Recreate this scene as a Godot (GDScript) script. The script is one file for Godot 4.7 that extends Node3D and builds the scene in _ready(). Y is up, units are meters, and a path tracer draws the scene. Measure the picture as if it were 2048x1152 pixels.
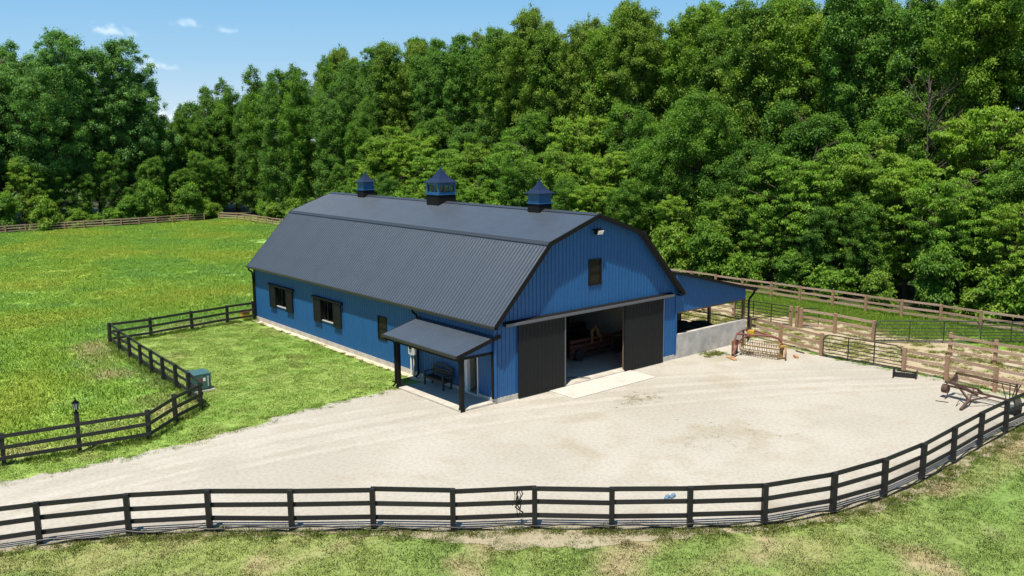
extends Node3D
# u runs along the barn's front (x), v away from the front (-z), y is up; metres.

var rng := RandomNumberGenerator.new()
var noise := FastNoiseLite.new()
var fine := FastNoiseLite.new()
var names := {}
var M := {}
var unit_box: BoxMesh

const W := 12.19
const L := 25.13

# ------------------------------------------------------------------ mesh helpers
class MB:
	var v := PackedVector3Array()
	var n := PackedVector3Array()
	var c := PackedColorArray()
	var colored := false
	func tri(a: Vector3, b: Vector3, d: Vector3, nn: Vector3, col := Color.WHITE) -> void:
		var g := (d - a).cross(b - a)
		v.append(a); n.append(nn); c.append(col)
		if g.dot(nn) >= 0.0:
			v.append(b); v.append(d)
		else:
			v.append(d); v.append(b)
		n.append(nn); n.append(nn); c.append(col); c.append(col)
	func quad(a: Vector3, b: Vector3, d: Vector3, e: Vector3, nn: Vector3, col := Color.WHITE) -> void:
		tri(a, b, d, nn, col)
		tri(a, d, e, nn, col)
	func face(a: Vector3, b: Vector3, d: Vector3, e: Vector3, outward: Vector3, col := Color.WHITE) -> void:
		var g := (d - a).cross(b - a).normalized()
		if g.length() < 0.5:
			g = (e - a).cross(d - a).normalized()
		quad(a, b, d, e, g if g.dot(outward) >= 0.0 else -g, col)
	func box(t: Transform3D, s: Vector3, col := Color.WHITE) -> void:
		var h := s * 0.5
		for ax in 3:
			for sg in [-1.0, 1.0]:
				var d := Vector3.ZERO; d[ax] = sg
				var p := Vector3.ZERO; p[(ax + 1) % 3] = 1.0
				var q := Vector3.ZERO; q[(ax + 2) % 3] = 1.0
				var o := d * h
				var pp := p * h
				var qq := q * h
				quad(t * (o - pp - qq), t * (o + pp - qq), t * (o + pp + qq), t * (o - pp + qq), (t.basis * d).normalized(), col)
	func beam(a: Vector3, b: Vector3, w: float, h: float, up := Vector3.UP, col := Color.WHITE) -> void:
		var x := (b - a).normalized()
		var z := x.cross(up).normalized()
		var y := z.cross(x).normalized()
		box(Transform3D(Basis(x, y, z), (a + b) * 0.5), Vector3((b - a).length(), h, w), col)
	func tube(pts: Array, radii: Array, sides := 6, caps := true, col := Color.WHITE) -> void:
		var rings := []
		var prev := Vector3.ZERO
		for i in pts.size():
			var d: Vector3 = (pts[mini(i + 1, pts.size() - 1)] - pts[maxi(i - 1, 0)]).normalized()
			var a := prev
			if i == 0:
				a = d.cross(Vector3.UP if absf(d.y) < 0.9 else Vector3.RIGHT).normalized()
			else:
				a = (prev - d * prev.dot(d)).normalized()
			prev = a
			var b := d.cross(a)
			var r: float = radii[i] if radii.size() > 1 else radii[0]
			var ring := []
			for k in sides:
				var an := TAU * k / sides
				var o := a * cos(an) + b * sin(an)
				ring.append([pts[i] + o * r, o])
			rings.append(ring)
		for i in rings.size() - 1:
			for k in sides:
				var k2 := (k + 1) % sides
				var A: Array = rings[i][k]; var B: Array = rings[i][k2]; var C: Array = rings[i + 1][k2]; var D: Array = rings[i + 1][k]
				_t(A, B, C, col); _t(A, C, D, col)
		if caps:
			for e in [0, rings.size() - 1]:
				var d2: Vector3 = (pts[0] - pts[1]).normalized() if e == 0 else (pts[-1] - pts[-2]).normalized()
				for k in sides:
					tri(pts[e], rings[e][k][0], rings[e][(k + 1) % sides][0], d2, col)
	func _t(A: Array, B: Array, C: Array, col: Color) -> void:
		var g: Vector3 = (C[0] - A[0]).cross(B[0] - A[0])
		if g.dot(A[1] + B[1] + C[1]) >= 0.0:
			v.append(A[0]); v.append(B[0]); v.append(C[0]); n.append(A[1]); n.append(B[1]); n.append(C[1])
		else:
			v.append(A[0]); v.append(C[0]); v.append(B[0]); n.append(A[1]); n.append(C[1]); n.append(B[1])
		c.append(col); c.append(col); c.append(col)
	func ring(center: Vector3, axis: Vector3, r: float, tr: float, seg := 20, sides := 6, a0 := 0.0, a1 := TAU) -> void:
		var x := axis.cross(Vector3.UP if absf(axis.y) < 0.9 else Vector3.RIGHT).normalized()
		var y := axis.cross(x).normalized()
		var pts := []
		for i in seg + 1:
			var an := lerpf(a0, a1, float(i) / seg)
			pts.append(center + (x * cos(an) + y * sin(an)) * r)
		tube(pts, [tr], sides, false)
	func disc(center: Vector3, axis: Vector3, r: float, th: float, sides := 20) -> void:
		tube([center - axis * th * 0.5, center + axis * th * 0.5], [r], sides, true)
	func ball(center: Vector3, s: Vector3, seg := 10, rows := 6) -> void:
		var g := []
		for j in rows + 1:
			var row := []
			for i in seg:
				var th := PI * j / rows
				var ph := TAU * i / seg
				var o := Vector3(sin(th) * cos(ph), cos(th), sin(th) * sin(ph))
				row.append([center + o * s, o])
			g.append(row)
		for j in rows:
			for i in seg:
				var i2 := (i + 1) % seg
				_t(g[j][i], g[j][i2], g[j + 1][i2], Color.WHITE); _t(g[j][i], g[j + 1][i2], g[j + 1][i], Color.WHITE)
	func mesh() -> ArrayMesh:
		var m := ArrayMesh.new()
		var a := []
		a.resize(Mesh.ARRAY_MAX)
		a[Mesh.ARRAY_VERTEX] = v
		a[Mesh.ARRAY_NORMAL] = n
		if colored:
			a[Mesh.ARRAY_COLOR] = c
		m.add_surface_from_arrays(Mesh.PRIMITIVE_TRIANGLES, a)
		return m

func P(u: float, vv: float, y := 0.0) -> Vector3:
	return Vector3(u, y, -vv)

func numbered(called: String) -> String:
	var k: int = names.get(called, 0)
	names[called] = k + 1
	return called if k == 0 else "%s_%03d" % [called, k]

func tag(o: Node, label: String, category: String, group := "") -> void:
	o.set_meta("label", label)
	o.set_meta("category", category)
	if group != "":
		o.set_meta("group", group)

func thing(called: String, label: String, category: String, at := Vector3.ZERO, group := "") -> Node3D:
	var o := Node3D.new()
	o.name = numbered(called)
	o.position = at
	add_child(o, true)
	tag(o, label, category, group)
	return o

func gpos(o: Node) -> Vector3:
	var s := Vector3.ZERO
	while o != self and o is Node3D:
		s += o.position
		o = o.get_parent()
	return s

func put(called: String, mesh: Mesh, mat: Material, parent: Node, label := "") -> MeshInstance3D:
	var o := MeshInstance3D.new()
	o.name = called if parent != self else numbered(called)
	o.mesh = mesh
	o.material_override = mat
	parent.add_child(o, true)
	o.position = -gpos(parent) if parent != self else Vector3.ZERO
	if label != "":
		o.set_meta("label", label)
	return o

func boxpart(called: String, t: Transform3D, s: Vector3, mat: Material, parent: Node) -> MeshInstance3D:
	var o := MeshInstance3D.new()
	o.name = called
	o.mesh = unit_box
	o.material_override = mat
	parent.add_child(o, true)
	o.transform = Transform3D(t.basis * Basis.from_scale(s), t.origin - gpos(parent))
	return o

func beampart(called: String, a: Vector3, b: Vector3, w: float, h: float, mat: Material, parent: Node, up := Vector3.UP) -> MeshInstance3D:
	var x := (b - a).normalized()
	var z := x.cross(up).normalized()
	var y := z.cross(x).normalized()
	return boxpart(called, Transform3D(Basis(x, y, z), (a + b) * 0.5), Vector3((b - a).length(), h, w), mat, parent)

func bx(u0: float, u1: float, v0: float, v1: float, y0: float, y1: float, called: String, mat: Material, parent: Node) -> MeshInstance3D:
	return boxpart(called, Transform3D(Basis(), P((u0 + u1) / 2, (v0 + v1) / 2, (y0 + y1) / 2)), Vector3(u1 - u0, y1 - y0, absf(v1 - v0)), mat, parent)

func mat(col: Color, rough := 0.7, metal := 0.0, tex: Texture2D = null, scale := 1.0, vcol := false) -> StandardMaterial3D:
	var m := StandardMaterial3D.new()
	m.albedo_color = col.linear_to_srgb()
	m.roughness = rough
	m.metallic = metal
	m.vertex_color_use_as_albedo = vcol
	if tex:
		m.albedo_texture = tex
		m.uv1_triplanar = true
		m.uv1_world_triplanar = true
		m.uv1_scale = Vector3.ONE * scale
	return m

func ntex(seed_: int, freq: float, oct: int, lo: float, hi: float, type := FastNoiseLite.TYPE_SIMPLEX_SMOOTH, size := 512, tint_lo := Color.WHITE, tint_hi := Color.WHITE) -> NoiseTexture2D:
	var f := FastNoiseLite.new()
	f.seed = seed_
	f.noise_type = type
	f.frequency = freq
	f.fractal_octaves = oct
	f.fractal_gain = 0.62
	var t := NoiseTexture2D.new()
	t.width = size; t.height = size
	t.seamless = true
	t.noise = f
	var g := Gradient.new()
	g.set_color(0, Color(tint_lo.r * lo, tint_lo.g * lo, tint_lo.b * lo))
	g.set_color(1, Color(tint_hi.r * hi, tint_hi.g * hi, tint_hi.b * hi))
	t.color_ramp = g
	return t

func heightmap(m: StandardMaterial3D, seed_: int, freq: float, cm: float) -> void:
	m.heightmap_enabled = true
	m.heightmap_texture = ntex(seed_, freq, 4, 0.0, 1.0)
	m.heightmap_scale = cm

# ------------------------------------------------------------------ sky, sun, camera
func clouds() -> ImageTexture:
	var w := 4096
	var h := 2048
	var im := Image.create_empty(w, h, false, Image.FORMAT_RGBA8)
	# clear air: pale at the horizon, blue at ten degrees, deeper towards the zenith
	var stops := [[0.0, Color(0.56, 0.66, 0.72)], [2.0, Color(0.45, 0.585, 0.69)], [5.0, Color(0.29, 0.49, 0.67)], [9.5, Color(0.175, 0.395, 0.64)], [20.0, Color(0.105, 0.265, 0.48)], [45.0, Color(0.06, 0.15, 0.30)], [90.0, Color(0.042, 0.105, 0.22)]]
	for y in h:
		var el := 90.0 - 180.0 * (y + 0.5) / h
		var col := Color(0.16, 0.19, 0.11)
		if el >= 0.0:
			for k in stops.size() - 1:
				if el >= stops[k][0] and el <= stops[k + 1][0]:
					col = stops[k][1].lerp(stops[k + 1][1], (el - stops[k][0]) / (stops[k + 1][0] - stops[k][0]))
		im.fill_rect(Rect2i(0, y, w, 1), (col * 0.95).linear_to_srgb())
	var f := FastNoiseLite.new()
	f.seed = 5; f.frequency = 0.06; f.fractal_octaves = 5
	var list := [[16.0, 6.35, 1.0, 0.33, 0.85], [17.2, 6.3, 0.5, 0.2, 0.25], [20.3, 6.95, 0.8, 0.25, 0.6], [22.4, 6.62, 0.55, 0.22, 0.6], [18.0, 4.55, 0.9, 0.35, 0.8], [19.1, 4.4, 0.6, 0.18, 0.5], [18.2, 1.5, 1.6, 0.6, 0.95], [20.2, 2.1, 0.9, 0.35, 0.4], [15.0, 2.2, 2.2, 0.5, 0.6]]
	var r := RandomNumberGenerator.new()
	r.seed = 77
	for k in 90:
		var az := r.randf_range(-180, 180)
		if az > 5 and az < 62:
			continue
		list.append([az, r.randf_range(1.0, 24.0), r.randf_range(0.6, 3.0), r.randf_range(0.25, 0.7), r.randf_range(0.35, 0.9)])
	for c in list:
		var cx: float = fposmod(c[0] / 360.0, 1.0) * w
		var cy: float = (0.5 - c[1] / 180.0) * h
		var rx: float = c[2] * w / 360.0
		var ry: float = c[3] * h / 180.0
		for y in range(int(cy - ry * 2.2), int(cy + ry * 1.6) + 1):
			for x in range(int(cx - rx * 1.8), int(cx + rx * 1.8) + 1):
				var dx := (x - cx) / rx
				var dy := (y - cy) / ry
				dy = dy * (1.5 if dy > 0 else 0.8)
				var d := 1.15 - sqrt(dx * dx + dy * dy) + f.get_noise_2d(x * 2.0, y * 3.2) * 1.1
				var a := clampf(d * 0.9, 0.0, 1.0)
				a = a * a * (3 - 2 * a) * c[4]
				if a > 0.01:
					var xx := posmod(x, w)
					im.set_pixel(xx, y, im.get_pixel(xx, y).lerp(Color(0.93, 0.945, 0.97), a * 0.62))
	return ImageTexture.create_from_image(im)

func setup() -> void:
	var cam := Camera3D.new()
	cam.name = "camera"
	add_child(cam)
	var pitch := 0.16743
	var yaw := 0.69377
	var roll := -0.00958
	var F := Vector3(sin(yaw) * cos(pitch), -sin(pitch), -cos(yaw) * cos(pitch))
	var R := Vector3(cos(yaw), 0, sin(yaw))
	var U := R.cross(F)
	var R2 := R * cos(roll) + U * sin(roll)
	var U2 := U * cos(roll) - R * sin(roll)
	cam.transform = Transform3D(Basis(R2, U2, -F), Vector3(-23.516, 11.624, 29.506))
	cam.fov = 36.288
	cam.near = 0.1
	cam.far = 3000.0
	cam.current = true
	var we := WorldEnvironment.new()
	we.name = "world_environment"
	var e := Environment.new()
	e.background_mode = Environment.BG_SKY
	var s := PanoramaSkyMaterial.new()
	s.panorama = clouds()
	var sky := Sky.new()
	sky.sky_material = s
	e.sky = sky
	e.tonemap_mode = Environment.TONE_MAPPER_LINEAR
	e.tonemap_exposure = 1.4
	e.sdfgi_enabled = true
	e.ssao_enabled = true
	e.ssil_enabled = true
	we.environment = e
	add_child(we)
	var sun := DirectionalLight3D.new()
	sun.name = "sun"
	sun.light_energy = 1.6
	sun.light_color = Color(1.0, 0.955, 0.88)
	sun.light_angular_distance = 0.5
	sun.shadow_enabled = true
	add_child(sun)
	sun.look_at_from_position(Vector3.ZERO, Vector3(0.70, -2.15, -0.43), Vector3.RIGHT)

func materials() -> void:
	unit_box = BoxMesh.new()
	unit_box.size = Vector3.ONE
	var wear := ntex(11, 0.02, 5, 0.8, 1.12)
	var streak := ntex(12, 0.012, 5, 0.92, 1.05)
	M.roof = mat(Color(0.054, 0.072, 0.102), 0.33, 0.0, streak, 0.35)
	M.roof.metallic_specular = 0.7
	M.roof_b = mat(Color(0.052, 0.069, 0.098), 0.36, 0.0, streak, 0.31)
	M.roof_b.metallic_specular = 0.7
	for k in ["roof", "roof_b"]:
		M[k].roughness = 1.0
		M[k].roughness_texture = ntex(33, 0.01, 4, 0.31, 0.41)
		M[k].roughness_texture_channel = BaseMaterial3D.TEXTURE_CHANNEL_RED
	M.flash = mat(Color(0.034, 0.042, 0.056), 0.45)
	M.blue = mat(Color(0.009, 0.094, 0.27), 0.5, 0.0, streak, 0.4)
	M.blue_b = mat(Color(0.009, 0.091, 0.26), 0.52, 0.0, streak, 0.37)
	M.black_metal = mat(Color(0.008, 0.008, 0.0085), 0.7)
	M.black_metal.metallic_specular = 0.3
	M.trim = mat(Color(0.009, 0.0087, 0.0085), 0.65, 0.0, wear, 0.6)
	M.trim.metallic_specular = 0.3
	M.door = mat(Color(0.0125, 0.0135, 0.015), 0.5, 0.0, streak, 0.4)
	M.shutter = mat(Color(0.012, 0.0125, 0.013), 0.6, 0.0, wear, 1.0)
	for k in ["shutter", "door"]:
		M[k].metallic_specular = 0.3
	M.gutter = mat(Color(0.03, 0.03, 0.028), 0.35)
	M.track = mat(Color(0.11, 0.115, 0.13), 0.4)
	M.concrete = mat(Color(0.50, 0.475, 0.43), 0.85, 0.0, ntex(13, 0.008, 5, 0.88, 1.05), 0.3)
	M.new_concrete = mat(Color(0.56, 0.535, 0.49), 0.85, 0.0, ntex(13, 0.008, 5, 0.9, 1.05), 0.3)
	M.old_concrete = mat(Color(0.50, 0.48, 0.455), 0.9, 0.0, ntex(14, 0.008, 5, 0.82, 1.06), 0.3)
	M.white = mat(Color(0.78, 0.78, 0.76), 0.5)
	M.liner = mat(Color(0.5, 0.48, 0.44), 0.7, 0.0, wear, 0.7)
	M.dark = mat(Color(0.02, 0.018, 0.016), 0.9)
	M.plank = mat(Color(0.22, 0.13, 0.075), 0.85, 0.0, ntex(15, 0.02, 4, 0.6, 1.15), 1.2)
	M.glass = mat(Color(0.02, 0.018, 0.015), 0.12)
	M.glass.metallic_specular = 0.25
	M.pane = mat(Color(0.02, 0.03, 0.04), 0.05)
	M.pane.transparency = BaseMaterial3D.TRANSPARENCY_ALPHA
	M.pane.albedo_color.a = 0.3
	M.old_red = mat(Color(0.085, 0.028, 0.022), 0.8, 0.0, wear, 2.0)
	M.cupola_roof = mat(Color(0.012, 0.022, 0.06), 0.4, 0.0, streak, 0.8)
	M.cupola_blue = mat(Color(0.012, 0.10, 0.27), 0.45, 0.0, streak, 0.8)
	M.fence = mat(Color(0.019, 0.0185, 0.019), 0.6, 0.0, ntex(16, 0.03, 5, 0.6, 1.5), 0.9)
	M.fence_b = mat(Color(0.026, 0.025, 0.026), 0.62, 0.0, ntex(17, 0.03, 5, 0.6, 1.45), 0.8)
	M.fence_post = mat(Color(0.014, 0.0135, 0.014), 0.6, 0.0, ntex(18, 0.03, 5, 0.6, 1.4), 0.8)
	M.brown = mat(Color(0.50, 0.345, 0.25), 0.9, 0.0, ntex(19, 0.03, 5, 0.55, 1.2), 0.7)
	M.brown_b = mat(Color(0.56, 0.40, 0.31), 0.9, 0.0, ntex(20, 0.03, 5, 0.6, 1.2), 0.6)
	M.brown_post = mat(Color(0.44, 0.28, 0.18), 0.9, 0.0, ntex(21, 0.03, 5, 0.55, 1.2), 0.8)
	M.gate = mat(Color(0.02, 0.022, 0.022), 0.4)
	M.gate_green = mat(Color(0.03, 0.045, 0.04), 0.4)
	M.hose = mat(Color(0.012, 0.012, 0.013), 0.4)
	M.red = mat(Color(0.22, 0.075, 0.055), 0.6, 0.0, ntex(22, 0.03, 5, 0.5, 1.3), 2.0)
	M.rust = mat(Color(0.105, 0.06, 0.042), 0.8, 0.0, ntex(23, 0.03, 5, 0.5, 1.35), 2.0)
	M.ochre = mat(Color(0.48, 0.29, 0.09), 0.7, 0.0, ntex(24, 0.03, 5, 0.5, 1.2), 2.0)
	M.yellow = mat(Color(0.55, 0.34, 0.03), 0.5, 0.0, wear, 2.0)
	M.tyre = mat(Color(0.02, 0.02, 0.021), 0.75)
	M.steel = mat(Color(0.20, 0.21, 0.21), 0.4, 0.5)
	M.tx = mat(Color(0.055, 0.135, 0.128), 0.35, 0.0, wear, 1.0)
	M.tx_top = M.tx
	M.grey = mat(Color(0.45, 0.46, 0.47), 0.45)
	M.bench = mat(Color(0.03, 0.026, 0.023), 0.6, 0.0, wear, 2.0)
	M.tan = mat(Color(0.16, 0.095, 0.04), 0.6)
	M.tarp = mat(Color(0.10, 0.19, 0.30), 0.5)
	M.wood = mat(Color(0.5, 0.29, 0.14), 0.85, 0.0, ntex(25, 0.03, 4, 0.7, 1.15), 2.0)
	M.bark = mat(Color(0.10, 0.08, 0.06), 0.95, 0.0, ntex(26, 0.03, 4, 0.6, 1.3), 0.8)
	M.bark_grey = mat(Color(0.12, 0.10, 0.085), 0.95, 0.0, ntex(27, 0.03, 4, 0.6, 1.3), 0.8)
	var soil := ntex(28, 0.018, 6, 0.72, 1.2, FastNoiseLite.TYPE_SIMPLEX_SMOOTH, 1024)
	M.ground = mat(Color.WHITE, 0.95, 0.0, soil, 0.22, true)
	M.gravel = mat(Color.WHITE, 0.92, 0.0, ntex(29, 0.022, 7, 0.89, 1.07, FastNoiseLite.TYPE_SIMPLEX_SMOOTH, 1024), 0.21, true)
	M.leaf = mat(Color.WHITE, 0.55, 0.0, null, 1.0, true)
	M.leaf.backlight_enabled = true
	M.leaf.backlight = Color(0.62, 0.88, 0.24).linear_to_srgb()
	M.leaf.metallic_specular = 0.35
	M.blade = mat(Color.WHITE, 0.7, 0.0, null, 1.0, true)
	M.blade.backlight_enabled = true
	M.blade.backlight = Color(0.45, 0.6, 0.2).linear_to_srgb()
	M.blade.metallic_specular = 0.25
	M.stone = mat(Color.WHITE, 0.9, 0.0, null, 1.0, true)

# ------------------------------------------------------------------ sheets of ground
var gravel_poly := PackedVector2Array()
var corral_poly := PackedVector2Array()
const NEAR_FENCE := [[-25.6, 0.2], [-23.3, -0.45], [-21.0, -1.15], [-18.74, -1.96], [-16.53, -2.99], [-14.57, -4.3], [-12.68, -5.95], [-10.76, -7.5], [-8.98, -9.15], [-7.0, -10.62], [-5.3, -12.2], [-3.49, -13.7], [-1.62, -15.04], [0.74, -15.94], [3.07, -16.38], [5.47, -16.49], [7.92, -16.44], [10.4, -16.35], [12.76, -16.33], [15.2, -16.4], [17.6, -16.5]]
const LEFT_FENCE := [[-25.0, 7.1], [-22.8, 6.75], [-20.5, 6.4], [-18.22, 6.09], [-15.74, 5.72], [-13.26, 5.41], [-11.69, 6.94], [-10.17, 8.10], [-9.98, 10.05], [-9.9, 12.0], [-9.88, 13.9], [-9.84, 15.75], [-9.80, 17.6], [-9.68, 19.87], [-9.6, 22.0], [-9.41, 24.48], [-7.03, 24.6], [-4.4, 25.0], [-1.95, 25.35], [-0.12, 25.45]]

func arc_polygon(a: Array) -> PackedVector2Array:
	var p := PackedVector2Array()
	for q in a:
		p.append(Vector2(q[0], q[1]))
	return p

func roughen(p: PackedVector2Array, step: float, amount: float) -> PackedVector2Array:
	var o := PackedVector2Array()
	for i in p.size():
		var a := p[i]
		var b := p[(i + 1) % p.size()]
		var k := maxi(1, int(a.distance_to(b) / step))
		for j in k:
			var q := a.lerp(b, float(j) / k)
			q += Vector2(fine.get_noise_2d(q.x * 9, q.y * 9), fine.get_noise_2d(q.x * 9 + 300, q.y * 9)) * amount
			o.append(q)
	return o

func sheet(called: String, poly: PackedVector2Array, y: float, cell: float, m: Material, colour: Callable) -> MeshInstance3D:
	var mb := MB.new()
	mb.colored = true
	var r := Rect2(poly[0], Vector2.ZERO)
	for q in poly:
		r = r.expand(q)
	var i0 := int(floor(r.position.x / cell))
	var i1 := int(ceil(r.end.x / cell))
	var j0 := int(floor(r.position.y / cell))
	var j1 := int(ceil(r.end.y / cell))
	for i in range(i0, i1):
		for j in range(j0, j1):
			var c := PackedVector2Array([Vector2(i, j) * cell, Vector2(i + 1, j) * cell, Vector2(i + 1, j + 1) * cell, Vector2(i, j + 1) * cell])
			var pieces := Geometry2D.intersect_polygons(c, poly)
			for piece in pieces:
				var t := Geometry2D.triangulate_polygon(piece)
				for k in range(0, t.size(), 3):
					var tri := []
					for e in 3:
						var q: Vector2 = piece[t[k + e]]
						tri.append(q)
					var g: float = (tri[1] - tri[0]).cross(tri[2] - tri[0])
					if absf(g) < 1e-7:
						continue
					if g > 0:
						tri = [tri[0], tri[2], tri[1]]
					for q in tri:
						mb.v.append(Vector3(q.x, y, -q.y)); mb.n.append(Vector3.UP); mb.c.append(colour.call(q.x, q.y))
	var o := put(called, mb.mesh(), m, self)
	o.set_meta("kind", "structure")
	return o

func dist_line(u: float, vv: float, line: Array) -> float:
	var best := 1e9
	var q := Vector2(u, vv)
	for i in line.size() - 1:
		var a := Vector2(line[i][0], line[i][1])
		var b := Vector2(line[i + 1][0], line[i + 1][1])
		best = minf(best, q.distance_to(Geometry2D.get_closest_point_to_segment(q, a, b)))
	return best

func mixc(a: Color, b: Color, t: float) -> Color:
	return a.lerp(b, clampf(t, 0, 1))

func is_mown(u: float, vv: float) -> bool:
	return u > -9.7 and u < 0.2 and vv > 3.0 and vv < 25.2

func grass_colour(u: float, vv: float) -> Color:
	var n1 := noise.get_noise_2d(u, vv)
	var n2 := noise.get_noise_2d(u * 4.1 + 50, vv * 4.1)
	var n3 := fine.get_noise_2d(u * 3.0, vv * 3.0)
	var near_front := vv < 3.0 and dist_line(u, vv, NEAR_FENCE) < 60 and below_front(u, vv)
	var c: Color
	if near_front:
		c = mixc(Color(0.235, 0.295, 0.085), Color(0.165, 0.27, 0.06), 0.5 + n1 * 1.2 + n2 * 0.5)
		var along := u * 0.996 + vv * 0.09
		var across := vv * 0.996 - u * 0.09
		var st := fine.get_noise_2d(along * 0.7, across * 6.0)
		c = mixc(c, Color(0.36, 0.31, 0.16), clampf((st - 0.16) * 1.6, 0, 0.4))
		c = mixc(c, Color(0.40, 0.31, 0.20), clampf((n2 + n3 * 0.9 - 0.40 + clampf(0.9 - dist_line(u, vv, NEAR_FENCE) * 0.5, 0, 0.5)) * 2.6, 0, 0.75))
	elif is_mown(u, vv) or (vv < 8.5 and u < -8 and vv < line_v(u) + 0.0):
		c = mixc(Color(0.285, 0.395, 0.095), Color(0.215, 0.36, 0.065), 0.5 + n1 * 0.9 + sin((u * 0.35 + vv * 0.94) * 3.0 + n1 * 2.0) * 0.30 + n2 * 0.35)
		c = mixc(c, Color(0.29, 0.29, 0.11), clampf((n3 + n2 - 0.35) * 2.0, 0, 0.5))
	elif u > 24 and vv < 40:
		c = mixc(Color(0.15, 0.29, 0.04), Color(0.22, 0.33, 0.06), 0.5 + n2)
	else:
		c = mixc(Color(0.265, 0.455, 0.082), Color(0.325, 0.47, 0.08), 0.5 + n1 * 1.7)
		c = mixc(c, Color(0.215, 0.41, 0.105), clampf((n2 * 1.2 - n1 - 0.05) * 1.6, 0, 0.7))
		c = mixc(c, Color(0.40, 0.475, 0.09), clampf((n1 * 1.5 + n3 * 0.15 - 0.3) * 1.6, 0, 0.55))
		var dl := dist_line(u, vv, LEFT_FENCE)
		if dl < 4.0:
			c = mixc(c, Color(0.50, 0.43, 0.25), clampf((1.0 - absf(dl - 1.1) / 1.6) * 0.8 + (n3 + n2) * 0.9 - 0.25, 0, 0.85))
	return c

func line_v(u: float) -> float:
	for i in LEFT_FENCE.size() - 1:
		if u >= LEFT_FENCE[i][0] and u <= LEFT_FENCE[i + 1][0]:
			return lerpf(LEFT_FENCE[i][1], LEFT_FENCE[i + 1][1], (u - LEFT_FENCE[i][0]) / maxf(0.01, LEFT_FENCE[i + 1][0] - LEFT_FENCE[i][0]))
	return 7.2

func below_front(u: float, vv: float) -> bool:
	for i in NEAR_FENCE.size() - 1:
		if u >= NEAR_FENCE[i][0] and u <= NEAR_FENCE[i + 1][0]:
			return vv < lerpf(NEAR_FENCE[i][1], NEAR_FENCE[i + 1][1], (u - NEAR_FENCE[i][0]) / (NEAR_FENCE[i + 1][0] - NEAR_FENCE[i][0])) + 0.1
	return vv < -16 or (u < -25 and vv < 0.5)

func ground_colour(u: float, vv: float) -> Color:
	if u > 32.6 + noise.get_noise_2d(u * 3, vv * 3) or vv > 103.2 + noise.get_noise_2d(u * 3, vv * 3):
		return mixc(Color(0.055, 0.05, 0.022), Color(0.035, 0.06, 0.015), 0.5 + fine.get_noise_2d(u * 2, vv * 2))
	return grass_colour(u, vv)

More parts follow.
